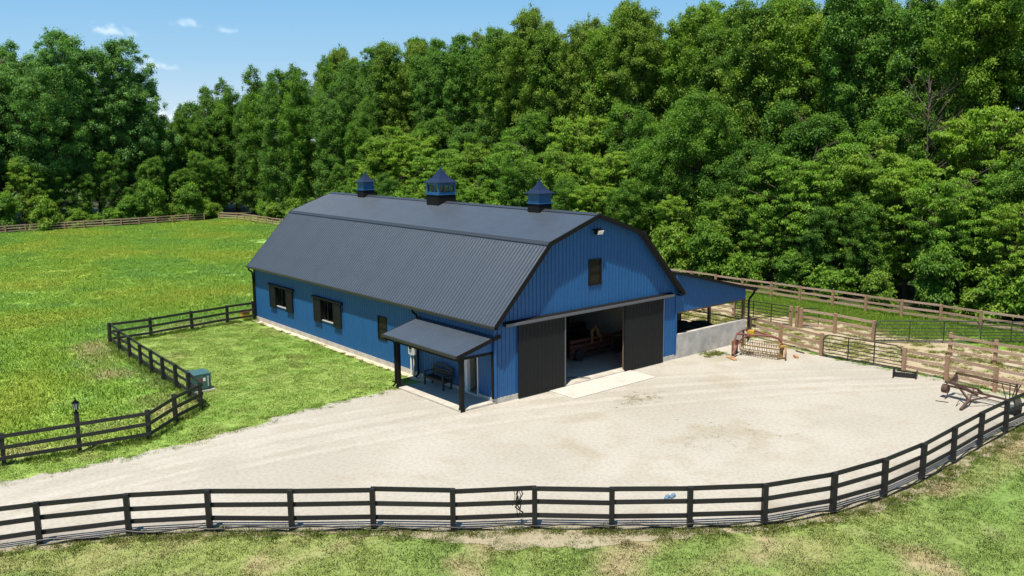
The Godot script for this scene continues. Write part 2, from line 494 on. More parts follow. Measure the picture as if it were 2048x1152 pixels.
func ground() -> void:
	var mb := MB.new()
	mb.colored = true
	var add := func(u0: float, u1: float, v0: float, v1: float, step: float) -> void:
		var nu := int(round((u1 - u0) / step))
		var nv := int(round((v1 - v0) / step))
		for i in nu:
			for j in nv:
				var a := u0 + i * step
				var b := v0 + j * step
				var qs := [[a, b], [a, b + step], [a + step, b + step], [a, b], [a + step, b + step], [a + step, b]]
				for q in qs:
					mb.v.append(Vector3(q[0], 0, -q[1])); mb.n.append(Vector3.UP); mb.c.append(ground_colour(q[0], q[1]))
	add.call(-30.0, 36.0, -24.0, 36.0, 0.6)
	add.call(-30.0, 36.0, 36.0, 108.0, 1.2)
	add.call(-90.0, -30.0, -24.0, 108.0, 6.0)
	add.call(36.0, 96.0, -24.0, 108.0, 6.0)
	add.call(-90.0, 96.0, -84.0, -24.0, 6.0)
	add.call(-90.0, 96.0, 108.0, 168.0, 6.0)
	for q in [[-1500.0, -90.0, -1500.0, 1500.0], [96.0, 1500.0, -1500.0, 1500.0], [-90.0, 96.0, -1500.0, -84.0], [-90.0, 96.0, 168.0, 1500.0]]:
		var c := Color(0.09, 0.14, 0.03)
		mb.quad(P(q[0], q[2]), P(q[0], q[3]), P(q[1], q[3]), P(q[1], q[2]), Vector3.UP, c)
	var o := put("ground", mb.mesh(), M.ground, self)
	o.set_meta("kind", "structure")
	# gravel yard and drive
	var g := [[-32.0, 5.6], [-25.0, 5.0], [-18.7, 4.33], [-15.5, 4.07], [-11.74, 4.08], [-9.0, 4.4], [-7.0, 4.9], [-4.5, 5.1], [-2.4, 5.0], [-1.6, 4.9], [0.2, 4.4], [0.2, 0.4], [12.0, 0.4], [12.3, 0.2], [18.5, 0.2], [19.4, 0.0], [18.9, -3.0], [18.55, -5.0], [18.8, -9.0], [18.6, -11.4], [18.2, -14.0], [18.0, -17.2], [13.0, -16.95], [8.0, -16.95], [5.5, -17.05], [3.0, -16.95], [0.6, -16.4], [-1.8, -15.45], [-3.6, -14.2], [-5.4, -13.2], [-7.3, -12.3], [-8.6, -11.0], [-9.5, -9.7], [-11.1, -7.85], [-12.9, -6.25], [-14.8, -4.6], [-16.7, -3.2], [-19.2, -2.1], [-22.0, -1.1], [-25.5, -0.05], [-32.0, 1.4]]
	gravel_poly = roughen(arc_polygon(g), 0.35, 0.42)
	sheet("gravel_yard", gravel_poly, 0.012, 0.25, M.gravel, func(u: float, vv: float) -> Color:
		var n1 := noise.get_noise_2d(u * 2.2 + 9, vv * 2.2)
		var n2 := fine.get_noise_2d(u * 4, vv * 4)
		var c := mixc(Color(0.385, 0.368, 0.325), Color(0.435, 0.418, 0.375), 0.5 + n1 * 1.5)
		c = mixc(c, Color(0.36, 0.33, 0.27), clampf((n2 + n1 * 0.5 - 0.16) * 1.6, 0, 0.5))
		# wheel tracks of the drive, sweeping from the left edge round towards the big doors
		for q in [[1.7, -0.085, -0.0125, 0.85], [0.7, -0.15, -0.010, 0.80], [2.9, -0.06, -0.013, 0.9]]:
			var e := u + 10.0
			var d := absf(vv - (q[0] + q[1] * e + q[2] * e * e))
			var wheel := exp(-pow((d - q[3]) / 0.17, 2.0)) * clampf(0.75 + n2 * 1.6, 0, 1)
			c = mixc(c, Color(0.51, 0.49, 0.455), wheel * 0.5)
			c = mixc(c, Color(0.33, 0.305, 0.255), exp(-pow((d - q[3] - 0.3) / 0.12, 2.0)) * 0.35)
		# straw and droppings trodden into the gravel
		for q in [[5.3, -3.7, 0.9], [4.0, -9.0, 2.2], [14.0, -1.2, 1.5], [-2.0, -6.5, 1.6], [10.5, -5.0, 1.6], [1.4, -3.6, 1.0]]:
			var dq := Vector2(u - q[0], (vv - q[1]) * 1.3).length() / (q[2] as float)
			c = mixc(c, Color(0.33, 0.295, 0.215), clampf((1.0 - dq) * 0.5 + n2 * 1.1 + n1 * 0.4, 0, 0.45) * clampf(1.6 - dq, 0, 1))
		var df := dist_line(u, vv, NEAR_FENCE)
		c = mixc(c, Color(0.24, 0.215, 0.19), clampf((1.1 - df) * 0.9 + n2 * 0.6, 0, 0.7))  # darker soil along the near fence, with the fence's shade painted in
		if below_front(u, vv):
			c = mixc(c, Color(0.34, 0.30, 0.19), 0.75)
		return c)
	# dirt of the corral behind the brown fence
	var k := [[19.6, 0.2], [19.0, -3.0], [18.72, -5.0], [18.95, -9.0], [18.78, -11.4], [18.4, -14.0], [18.25, -18.0], [25.5, -18.0], [27.5, -13.0], [27.0, -8.5], [27.6, -5.0], [27.0, 0.0], [27.4, 5.0], [26.8, 14.0], [18.7, 14.0], [18.7, 0.3]]
	corral_poly = roughen(arc_polygon(k), 0.5, 0.5)
	sheet("corral_dirt", corral_poly, 0.008, 0.6, M.gravel, func(u: float, vv: float) -> Color:
		var n1 := noise.get_noise_2d(u * 2.5 + 40, vv * 2.5)
		var n2 := fine.get_noise_2d(u * 5, vv * 5)
		var c := mixc(Color(0.40, 0.335, 0.225), Color(0.46, 0.40, 0.30), 0.5 + n1 * 1.6)
		return mixc(c, Color(0.27, 0.285, 0.11), clampf((n2 + n1 * 0.8) * 1.8 - 0.05, 0, 0.65)))
	var drip := roughen(PackedVector2Array([Vector2(-0.42, 5.2), Vector2(0.1, 5.2), Vector2(0.1, 25.6), Vector2(-0.38, 25.6)]), 0.3, 0.12)
	sheet("drip_strip", drip, 0.016, 0.5, M.gravel, func(u: float, vv: float) -> Color:
		return mixc(Color(0.60, 0.49, 0.36), Color(0.66, 0.58, 0.46), 0.5 + fine.get_noise_2d(u * 5, vv * 5)))
	# bedding under the lean-to roof
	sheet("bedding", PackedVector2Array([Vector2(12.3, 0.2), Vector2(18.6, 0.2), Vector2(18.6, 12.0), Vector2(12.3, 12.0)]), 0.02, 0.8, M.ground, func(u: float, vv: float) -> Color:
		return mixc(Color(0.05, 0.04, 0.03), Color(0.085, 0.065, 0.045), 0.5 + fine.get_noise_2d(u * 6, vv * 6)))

# ------------------------------------------------------------------ grass, weeds and stones (stuff)
func grass_patch(count: int, size: float, h0: float, h1: float, wid: float, seed_: int) -> ArrayMesh:
	var r := RandomNumberGenerator.new()
	r.seed = seed_
	var mb := MB.new()
	mb.colored = true
	for i in count:
		var a := r.randf() * TAU
		var rad := sqrt(r.randf()) * size
		var p := Vector3(cos(a) * rad, 0, sin(a) * rad)
		var h := r.randf_range(h0, h1)
		var b := r.randf() * TAU
		var side := Vector3(cos(b), 0, sin(b)) * wid * r.randf_range(0.6, 1.3)
		var lean := Vector3(r.randfn(0, 0.75), 0, r.randfn(0, 0.75)) * h
		var tip := p + lean + Vector3.UP * h
		var k := r.randf_range(0.82, 1.2)
		var col := Color(k * r.randf_range(0.92, 1.08), k, k * r.randf_range(0.85, 1.15))
		var nn := (Vector3.UP + Vector3(r.randfn(0, 0.12), 0, r.randfn(0, 0.12))).normalized()
		mb.v.append(p - side - Vector3(0, 0.01, 0)); mb.v.append(p + side - Vector3(0, 0.01, 0)); mb.v.append(tip)
		for e in 3:
			mb.n.append(nn); mb.c.append(col)
	return mb.mesh()

func meadow(called: String, mesh: Mesh, places: Array, m: Material) -> void:
	var mm := MultiMesh.new()
	mm.transform_format = MultiMesh.TRANSFORM_3D
	mm.use_colors = true
	mm.mesh = mesh
	mm.instance_count = places.size()
	for i in places.size():
		var q: Array = places[i]   # u, v, scale, height scale, colour
		var b := Basis(Vector3.UP, rng.randf() * TAU) * Basis.from_scale(Vector3(q[2], q[3], q[2]))
		mm.set_instance_transform(i, Transform3D(b, P(q[0], q[1], 0.0)))
		mm.set_instance_color(i, q[4])
	var o := MultiMeshInstance3D.new()
	o.name = numbered(called)
	o.multimesh = mm
	o.material_override = m
	o.set_meta("kind", "stuff")
	add_child(o, true)

func in_gravel(u: float, vv: float) -> bool:
	return Geometry2D.is_point_in_polygon(Vector2(u, vv), gravel_poly)

func vegetation() -> void:
	rng.seed = 21
	var lawn := grass_patch(420, 0.6, 0.02, 0.06, 0.013, 1)
	var tall := grass_patch(420, 0.85, 0.05, 0.16, 0.018, 2)
	var weed := grass_patch(60, 0.28, 0.06, 0.22, 0.016, 3)
	var pl := []
	# the lawn in front of the near fence
	var u := -26.0
	while u < 22.0:
		var vv := -30.0
		while vv < 1.0:
			var a := u + rng.randf_range(-0.4, 0.4)
			var b := vv + rng.randf_range(-0.4, 0.4)
			if below_front(a, b) and (not in_gravel(a, b) or rng.randf() < 0.45):
				var c := grass_colour(a, b)
				if rng.randf() < 0.93:
					pl.append([a, b, rng.randf_range(0.8, 1.1), rng.randf_range(0.6, 1.3), c * rng.randf_range(0.9, 1.1)])
			vv += 0.62
		u += 0.62
	# the drive's verge and the mown lawn beside the barn
	u = -26.0
	while u < 0.0:
		var vv := 3.5
		while vv < 25.6:
			var a := u + rng.randf_range(-0.35, 0.35)
			var b := vv + rng.randf_range(-0.35, 0.35)
			var inside := (a > -9.9 and a < -0.5 and b < 25.3) or (a <= -9.9 and b < line_v(a) + 0.3)
			if inside and not in_gravel(a, b) and not (a > -2.6 and b < 5.6):
				pl.append([a, b, rng.randf_range(0.8, 1.1), rng.randf_range(0.6, 1.2), grass_colour(a, b) * rng.randf_range(0.92, 1.08)])
			vv += 0.62
		u += 0.62
	meadow("lawn_grass", lawn, pl, M.blade)
	# pasture
	pl = []
	u = -42.0
	while u < 33.0:
		var vv := 3.0
		while vv < 105.0:
			var step := 0.85 if vv < 40 else 1.15
			var a := u + rng.randf_range(-0.5, 0.5)
			var b := vv + rng.randf_range(-0.5, 0.5)
			vv += step
			if a > -9.6 and b < 25.6 and a < 20:
				continue
			if a <= -9.6 and b < line_v(a) + 0.7 and b < 25:
				continue
			if a > 19 and b < 70:
				continue
			if a > -30 + b * 0.2:
				var c := grass_colour(a, b)
				pl.append([a, b, rng.randf_range(0.9, 1.25), rng.randf_range(0.5, 1.3), c * rng.randf_range(0.9, 1.1)])
		u += 0.85
	meadow("pasture_grass", tall, pl, M.blade)
	# bright strip along the back fence and weeds in the corral
	pl = []
	for i in 1500:
		var b := rng.randf_range(-17.0, 24.0)
		var a := rng.randf_range(26.3, 33.5)
		if noise.get_noise_2d(a * 2, b * 2) + (a - 27.0) * 0.25 > 0.1:
			pl.append([a, b, rng.randf_range(0.5, 0.9), rng.randf_range(0.6, 1.5), mixc(Color(0.15, 0.29, 0.035), Color(0.22, 0.33, 0.055), rng.randf())])
	meadow("fence_line_grass", tall, pl, M.blade)
	pl = []
	for i in 5200:
		var b := rng.randf_range(-18.0, 14.0)
		var a := rng.randf_range(18.6, 28.0)
		var d := fine.get_noise_2d(a * 5, b * 5) + noise.get_noise_2d(a * 2.5 + 40, b * 2.5) * 0.8
		if d + rng.randf_range(-0.4, 0.4) > 0.05:
			pl.append([a, b, rng.randf_range(0.4, 1.0), rng.randf_range(0.25, 0.8), mixc(Color(0.24, 0.29, 0.06), Color(0.40, 0.36, 0.13), rng.randf())])
	meadow("corral_weeds", weed, pl, M.blade)
	# fringe of tufts on the gravel's edge and weeds by the fences
	pl = []
	for i in gravel_poly.size():
		var q := gravel_poly[i]
		if q.x > -1.7 and q.y > -1.0:
			continue
		for k in 3:
			if rng.randf() < 0.75:
				pl.append([q.x + rng.randfn(0, 0.2), q.y + rng.randfn(0, 0.2), rng.randf_range(0.4, 0.9), rng.randf_range(0.2, 0.55), grass_colour(q.x, q.y) * rng.randf_range(0.8, 1.1)])
	for i in 500:
		var k := rng.randi_range(2, NEAR_FENCE.size() - 3)
		var t := rng.randf()
		var a: float = lerpf(NEAR_FENCE[k][0], NEAR_FENCE[k + 1][0], t) + rng.randfn(0, 0.12)
		var b: float = lerpf(NEAR_FENCE[k][1], NEAR_FENCE[k + 1][1], t) - 0.35 + rng.randfn(0, 0.15)
		pl.append([a, b, rng.randf_range(0.4, 0.9), rng.randf_range(0.3, 0.8), mixc(Color(0.10, 0.17, 0.03), Color(0.22, 0.23, 0.07), rng.randf())])
	for i in 420:
		var k := rng.randi_range(0, LEFT_FENCE.size() - 2)
		var t := rng.randf()
		var a: float = lerpf(LEFT_FENCE[k][0], LEFT_FENCE[k + 1][0], t) + rng.randfn(0, 0.25)
		var b: float = lerpf(LEFT_FENCE[k][1], LEFT_FENCE[k + 1][1], t) + rng.randfn(0, 0.2)
		pl.append([a, b, rng.randf_range(0.5, 1.1), rng.randf_range(0.5, 1.3), mixc(Color(0.07, 0.17, 0.03), Color(0.2, 0.25, 0.06), rng.randf())])
	for i in 60:
		pl.append([14.6 + rng.randfn(0, 0.35), -0.7 + rng.randfn(0, 0.3), 0.5, 0.5, Color(0.2, 0.24, 0.06)])
	for i in 130:
		pl.append([5.3 + rng.randfn(0, 0.6), -3.7 + rng.randfn(0, 0.35), rng.randf_range(0.2, 0.5), rng.randf_range(0.08, 0.25), Color(0.40, 0.29, 0.12)])
	for i in 160:
		pl.append([4.0 + rng.randfn(0, 1.3), -9.0 + rng.randfn(0, 1.0), rng.randf_range(0.15, 0.4), rng.randf_range(0.06, 0.2), Color(0.30, 0.28, 0.12)])
	for i in 40:   # along the barn's long wall
		pl.append([-0.45 + rng.randfn(0, 0.08), rng.randf_range(6.2, 25.0), 0.5, 0.6, Color(0.16, 0.22, 0.05)])
	meadow("edge_weeds", weed, pl, M.blade)
	# loose stones and straw bits on the gravel
	var st := MB.new()
	st.colored = true
	st.ball(Vector3.ZERO, Vector3(0.045, 0.014, 0.018), 5, 3)
	for i in st.c.size():
		st.c[i] = Color.WHITE
	pl = []
	for i in 22000:
		var a := rng.randf_range(-26.0, 18.5)
		var b := rng.randf_range(-16.8, 5.0)
		if in_gravel(a, b) and not (a > -2 and a < 12.3 and b > -2.0):
			var dens := fine.get_noise_2d(a * 3, b * 3) + rng.randf_range(-0.4, 0.4)
			if dens > 0.12:
				var k := rng.randf_range(0.2, 0.62)
				pl.append([a, b, rng.randf_range(0.3, 1.1) * (1.0 if rng.randf() < 0.93 else 1.8), rng.randf_range(0.4, 1.2), Color(k, k * 0.93, k * 0.8)])
	meadow("loose_gravel", st.mesh(), pl, M.stone)

# ------------------------------------------------------------------ trees
func crown_r(shape: String, t: float) -> float:
	match shape:
		"tall": return 0.62 + 0.38 * sin(t * 1.9) if t < 0.72 else 0.99 * sqrt(maxf(0.0, 1.0 - pow((t - 0.72) / 0.30, 2.2)))
		"round": return sqrt(maxf(0.0, 1.0 - pow(2.0 * t - 0.85, 2.0) / 1.4))
		"spread": return 0.65 + 0.35 * sin(t * PI) if t < 0.6 else 0.98 * sqrt(maxf(0.0, 1.0 - pow((t - 0.6) / 0.42, 2.0)))
		"column": return lerpf(0.8, 1.0, sin(t * PI)) if t < 0.66 else 0.98 * sqrt(maxf(0.0, 1.0 - pow((t - 0.66) / 0.36, 2.0)))
	return 1.0 - t * 0.6

func make_tree(called: String, seed_: int, H: float, base: float, R: float, shape: String, lobes: int, lr: float, leaves: int, ls: float, ca: Color, cb: Color, spikes := 0, flat := 0.65, droop := 0.2, bark: Material = null) -> Node3D:
	var r := RandomNumberGenerator.new()
	r.seed = seed_
	var root := Node3D.new()
	root.name = called
	var tr := MB.new()
	var lean := Vector3(r.randfn(0, 0.02), 0, r.randfn(0, 0.02))
	var rt := H * 0.013 + 0.05
	var tp := []
	var trad := []
	for i in 9:
		var t := i / 8.0
		tp.append(Vector3(0, -0.1, 0) + (Vector3.UP + lean * t) * H * 0.9 * t + Vector3(r.randfn(0, 0.012), 0, r.randfn(0, 0.012)) * H * t)
		trad.append(rt * (1.0 - 0.88 * t) * (1.25 if i == 0 else 1.0))
	tr.tube(tp, trad, 7, false)
	var C := []
	var off := [r.randf() * TAU, r.randf() * TAU, r.randf() * TAU]
	# several leaders share the crown, so that its outline is broken
	var lead := []
	var nlead: int = {"tall": 4, "column": 3, "spread": 6, "round": 4}[shape]
	var out: float = {"tall": 0.44, "column": 0.40, "spread": 0.56, "round": 0.40}[shape]
	for j in nlead:
		var an := off[0] as float + TAU * j / nlead + r.randfn(0, 0.3)
		lead.append([Vector3(cos(an), 0, sin(an)) * R * out * r.randf_range(0.75, 1.2), 1.0 if j == 0 else r.randf_range(0.80, 0.98), R * r.randf_range(0.50, 0.70)])
	for i in lobes:
		var t := pow(r.randf(), 0.85)
		var az := r.randf() * TAU
		var ld: Array = lead[r.randi() % nlead]
		var lump := 1.0 + 0.18 * sin(az * 2 + off[0]) + 0.14 * sin(az * 3 + off[1] + t * 5.0) + 0.12 * sin(t * 11.0 + off[2] + az)
		var rad: float = ld[2] * crown_r(shape, t) * lump * sqrt(r.randf_range(0.15, 1.0))
		var y: float = H * (base + (ld[1] - base) * t * 0.96)
		var c: Vector3 = Vector3(cos(az) * rad, y, sin(az) * rad) + lean * y + ld[0] * (0.5 + 0.5 * t)
		var rr := lr * r.randf_range(0.55, 1.35)
		C.append([c, rr, flat * r.randf_range(0.6, 1.5), r.randf()])
		if i % 4 == 0:
			var ty := clampf(y - rad * r.randf_range(0.5, 1.0), H * base * 0.6, H * 0.86)
			var k := ty / (H * 0.9) * 8.0
			var p0: Vector3 = tp[int(k)].lerp(tp[mini(int(k) + 1, 8)], k - int(k))
			var mid := p0.lerp(c, 0.5) + Vector3(r.randfn(0, 0.06), r.randf_range(0.02, 0.12), r.randfn(0, 0.06)) * rad
			var br := maxf(0.03, rt * 0.42 * (1.0 - ty / H) + 0.02)
			tr.tube([p0, mid, c], [br, br * 0.65, 0.02], 5, false)
	for i in spikes:
		var ld: Array = lead[r.randi() % nlead]
		var az := r.randf() * TAU
		var q := sqrt(r.randf())
		var rad: float = ld[2] * q * 0.9
		var y: float = H * (base + (ld[1] - base) * (1.0 - 0.26 * q * q)) * r.randf_range(0.94, 1.0)
		C.append([Vector3(cos(az) * rad, y, sin(az) * rad) + lean * y + ld[0], lr * r.randf_range(0.4, 0.7), r.randf_range(1.3, 2.4), r.randf()])
	var weights := []
	var total := 0.0
	for c in C:
		total += c[1] * c[1]
		weights.append(total)
	var V := PackedVector3Array()
	var N := PackedVector3Array()
	var K := PackedColorArray()
	var I := PackedInt32Array()
	V.resize(leaves * 4); N.resize(leaves * 4); K.resize(leaves * 4); I.resize(leaves * 6)
	var at := 0
	var lobe := 0
	for i in leaves:
		var want := total * i / leaves
		while weights[lobe] < want and lobe < C.size() - 1:
			lobe += 1
		var c: Array = C[lobe]
		var d := Vector3(r.randfn(), r.randfn(), r.randfn()).normalized()
		if d.y < -0.2 and r.randf() < 0.5:
			d.y = -d.y
		var rr: float = c[1] * clampf(0.78 + r.randfn(0, 0.30), 0.15, 1.55)
		rr *= 1.0 + 0.6 * fine.get_noise_3d(d.x * 14.0 + c[3] * 90.0, d.y * 14.0, d.z * 14.0)
		var p: Vector3 = c[0] + Vector3(d.x, d.y * c[2], d.z) * rr
		var nn := (d * 0.38 + Vector3.UP * 0.45 + Vector3(r.randfn(), r.randfn(), r.randfn()) * 0.5).normalized()
		var ax := nn.cross(Vector3(r.randfn(), r.randfn(), r.randfn())).normalized()
		if ax.y > 0 and r.randf() < droop * 2.0:
			ax = -ax
		var sd := nn.cross(ax)
		var s := ls * r.randf_range(0.6, 1.35)
		var w := s * r.randf_range(0.26, 0.42)
		var mid := p + ax * s * 0.45
		V[at] = p; V[at + 1] = mid + sd * w + nn * w * 0.25; V[at + 2] = p + ax * s - Vector3.UP * s * droop; V[at + 3] = mid - sd * w + nn * w * 0.25
		var n2 := (nn + d * 0.25).normalized()
		var col := ca.lerp(cb, clampf(c[3] * 0.75 + r.randfn(0, 0.22), 0, 1)) * r.randf_range(0.72, 1.25)
		col.a = 1.0
		for e in 4:
			N[at + e] = n2
			K[at + e] = col
		I[i * 6] = at; I[i * 6 + 1] = at + 1; I[i * 6 + 2] = at + 2; I[i * 6 + 3] = at; I[i * 6 + 4] = at + 2; I[i * 6 + 5] = at + 3
		at += 4
	var a := []
	a.resize(Mesh.ARRAY_MAX)
	a[Mesh.ARRAY_VERTEX] = V; a[Mesh.ARRAY_NORMAL] = N; a[Mesh.ARRAY_COLOR] = K; a[Mesh.ARRAY_INDEX] = I
	var crown := ArrayMesh.new()
	crown.add_surface_from_arrays(Mesh.PRIMITIVE_TRIANGLES, a)
	var t1 := MeshInstance3D.new()
	t1.name = "trunk"; t1.mesh = tr.mesh(); t1.material_override = bark if bark else M.bark
	root.add_child(t1, true)
	var t2 := MeshInstance3D.new()
	t2.name = "crown"; t2.mesh = crown; t2.material_override = M.leaf
	root.add_child(t2, true)
	return root

func plant(proto: Node3D, u: float, vv: float, s: float, sy: float, label: String, category: String, group: String) -> void:
	var o: Node3D = proto.duplicate()
	o.name = numbered(String(proto.name))
	add_child(o, true)
	o.position = P(u, vv)
	o.basis = Basis(Vector3.UP, rng.randf() * TAU) * Basis.from_scale(Vector3(s, s * sy, s))
	tag(o, label, category, group)

func px_of(u: float, vv: float) -> float:
	var C := Vector2(-23.516, -29.506)
	var a := atan2(u - C.x, vv - C.y) - 0.69377
	return 1024.0 + 1757.7 * tan(a) / cos(0.167)

const ORD := ["first", "second", "third", "fourth", "fifth", "sixth", "seventh", "eighth", "ninth", "tenth", "eleventh", "twelfth", "thirteenth", "fourteenth", "fifteenth", "sixteenth", "seventeenth", "eighteenth", "nineteenth", "twentieth"]

func where_of(px: float) -> String:
	if px < 130: return "at the far left behind the pasture"
	if px < 330: return "behind the left pasture fence"
	if px < 440: return "below the gap of sky"
	if px < 620: return "left of the barn roof"
	if px < 800: return "behind the left cupola"
	if px < 980: return "behind the middle cupola"
	if px < 1180: return "behind the right cupola"
	if px < 1360: return "behind the barn's front gable"
	if px < 1530: return "behind the lean-to roof"
	if px < 1760: return "behind the black gates of the corral"
	return "at the right end of the back fence"

func grove(list: Array, noun: String, category: String, group: String) -> void:
	# list: [proto, u, v, scale, height factor]; labels count from the left within each stretch of the wood
	list.sort_custom(func(a, b): return px_of(a[1], a[2]) < px_of(b[1], b[2]))
	var count := {}
	var totals := {}
	for q in list:
		var w := where_of(px_of(q[1], q[2]))
		totals[w] = totals.get(w, 0) + 1
	for q in list:
		var w := where_of(px_of(q[1], q[2]))
		var k: int = count.get(w, 0)
		count[w] = k + 1
		var label := noun + " " + w if totals[w] == 1 else "%s, %s from the left %s" % [noun, ORD[mini(k, ORD.size() - 1)], w]
		plant(q[0], q[1], q[2], q[3], q[4], label, category, group)

func trees() -> void:
	rng.seed = 4
	var dk := Color(0.091, 0.197, 0.042)
	var md := Color(0.156, 0.291, 0.044)
	var br := Color(0.217, 0.376, 0.046)
	var yl := Color(0.286, 0.396, 0.060)
	var T := []
	T.append(make_tree("tall_tree", 1, 25.0, 0.30, 3.6, "tall", 390, 0.50, 81200, 0.170, md, yl, 46, 1.05))
	T.append(make_tree("tall_tree", 2, 26.0, 0.34, 3.2, "tall", 364, 0.49, 75400, 0.170, Color(0.111, 0.234, 0.052), Color(0.195, 0.345, 0.065), 46, 1.05))
	T.append(make_tree("tall_tree", 3, 24.0, 0.25, 4.0, "round", 416, 0.54, 84100, 0.174, dk, yl, 40, 1.05))
	T.append(make_tree("tall_tree", 4, 25.0, 0.36, 3.3, "column", 364, 0.47, 75400, 0.166, Color(0.156, 0.250, 0.044), Color(0.281, 0.375, 0.075), 46, 1.05))
	var G := []
	G.append(make_tree("leafy_tree", 51, 23.0, 0.04, 3.9, "column", 468, 0.54, 87000, 0.174, Color(0.095, 0.203, 0.047), Color(0.203, 0.351, 0.068), 40, 1.05))
	G.append(make_tree("leafy_tree", 52, 22.5, 0.06, 3.5, "tall", 442, 0.52, 84100, 0.174, dk, br, 40, 1.05))
	var S := []
	S.append(make_tree("spreading_tree", 11, 27.0, 0.22, 6.6, "spread", 429, 0.67, 101500, 0.209, Color(0.111, 0.232, 0.072), Color(0.225, 0.398, 0.112), 40, 0.85))
	S.append(make_tree("spreading_tree", 12, 26.0, 0.20, 5.6, "round", 390, 0.63, 89900, 0.205, Color(0.113, 0.239, 0.078), Color(0.232, 0.399, 0.116), 40, 0.85))
	var B := []
	B.append(make_tree("bright_tree", 21, 12.0, 0.12, 4.2, "round", 325, 0.44, 66700, 0.150, md, yl, 16, 0.5, 0.35))
	B.append(make_tree("bright_tree", 22, 12.0, 0.10, 3.4, "tall", 299, 0.40, 60900, 0.150, br, yl, 18, 0.5, 0.4))
	B.append(make_tree("bright_tree", 23, 12.0, 0.08, 4.6, "spread", 351, 0.45, 69600, 0.150, md, br, 14, 0.45, 0.4))
	var D := []
	D.append(make_tree("dark_tree", 31, 12.0, 0.08, 3.8, "round", 299, 0.45, 58000, 0.150, dk, md, 14, 0.85))
	D.append(make_tree("dark_tree", 32, 14.0, 0.10, 3.4, "column", 299, 0.45, 58000, 0.150, dk, br, 18, 0.85))
	var O := [make_tree("round_tree", 61, 15.5, 0.10, 5.6, "round", 520, 0.52, 110200, 0.154, Color(0.106, 0.219, 0.037), Color(0.194, 0.338, 0.050), 24, 0.9)]
	var Q := []
	Q.append(make_tree("shrub", 41, 3.2, 0.05, 1.7, "round", 44, 0.45, 10000, 0.170, md, yl, 6, 0.6, 0.3))
	Q.append(make_tree("shrub", 42, 4.2, 0.04, 1.8, "tall", 46, 0.48, 11000, 0.170, dk, br, 8, 0.7, 0.3))
	Q.append(make_tree("shrub", 43, 2.4, 0.04, 1.5, "spread", 38, 0.42, 9000, 0.160, md, br, 5, 0.55, 0.3))
	# edge of the wood along the back fence
	var list := []
	var vv := -17.0
	while vv < 101.0:
		list.append([Q[rng.randi() % 3], 34.0 + rng.randf_range(-0.4, 1.6), vv, rng.randf_range(0.7, 1.3), rng.randf_range(0.8, 1.2)])
		vv += rng.randf_range(2.6, 4.6) if vv < 32 else rng.randf_range(4.0, 6.0)
	grove(list, "leafy green shrub", "shrub", "shrubs along the back fence")
	list = []
	vv = -20.0
	while vv < 84.0:
		list.append([B[rng.randi() % 3] if rng.randf() < 0.55 else D[rng.randi() % 2], 36.6 + rng.randf_range(-0.8, 1.4), vv, rng.randf_range(0.50, 0.72), rng.randf_range(0.9, 1.15)])
		vv += rng.randf_range(3.2, 5.2)
	grove(list, "low leafy edge tree", "tree", "low trees on the edge of the wood")
	list = []
	for q in [[B[0], 40.0, 73.0, 13.7], [B[1], 40.5, 66.5, 12.5], [B[2], 40.0, 60.5, 11.6], [B[0], 40.0, 54.0, 11.4], [D[0], 41.5, 49.5, 11.5], [B[2], 40.0, 44.0, 12.4], [B[0], 39.6, 37.0, 11.3], [B[1], 39.2, 31.5, 10.6], [D[1], 41.5, 27.0, 12.5], [O[0], 40.0, 20.6, 15.6], [D[0], 39.0, 14.0, 11.6], [B[2], 39.0, 8.6, 12.2], [B[0], 39.4, 4.4, 11.8], [B[1], 38.6, 0.6, 10.2], [B[2], 38.8, -3.4, 10.2], [D[1], 38.6, -7.0, 10.5], [B[0], 39.0, -11.0, 10.4], [D[0], 39.0, -15.5, 10.0], [D[1], 39.4, -20.0, 11.0], [D[1], 45.0, 70.0, 15.0], [D[0], 45.0, 61.0, 14.0], [D[1], 45.5, 50.0, 15.0], [B[1], 45.0, 41.0, 14.5], [D[1], 45.0, 33.0, 15.5], [D[0], 46.0, 14.0, 15.0], [D[1], 45.0, 5.0, 15.0], [B[1], 45.0, -2.0, 14.0], [D[0], 45.0, -9.0, 14.5], [D[1], 45.0, -17.0, 14.5], [D[1], 46.0, 24.0, 15.0]]:
		var hh: float = 15.5 if q[0] == O[0] else (14.0 if q[0] == D[1] else 12.0)
		list.append([q[0], q[1], q[2], q[3] / hh, 1.0])
	grove(list, "middle-sized bushy tree", "tree", "middle-sized trees of the wood")
	list = []
	for q in [[36.0, 121.7, 21.7], [36.2, 114.5, 22.5], [36.0, 108.0, 21.8], [36.4, 102.0, 23.6], [35.8, 95.6, 22.6], [36.2, 89.2, 23.0], [37.0, 83.0, 20.5], [39.0, 78.0, 18.0], [43.0, 104.0, 24.0], [44.0, 94.0, 25.0], [43.0, 86.0, 24.0]]:
		list.append([G[rng.randi() % 2], q[0], q[1], q[2] / 23.0, 1.0])
	grove(list, "tall tree leafy to the ground", "tree", "tall leafy trees left of the barn roof")
	list = []
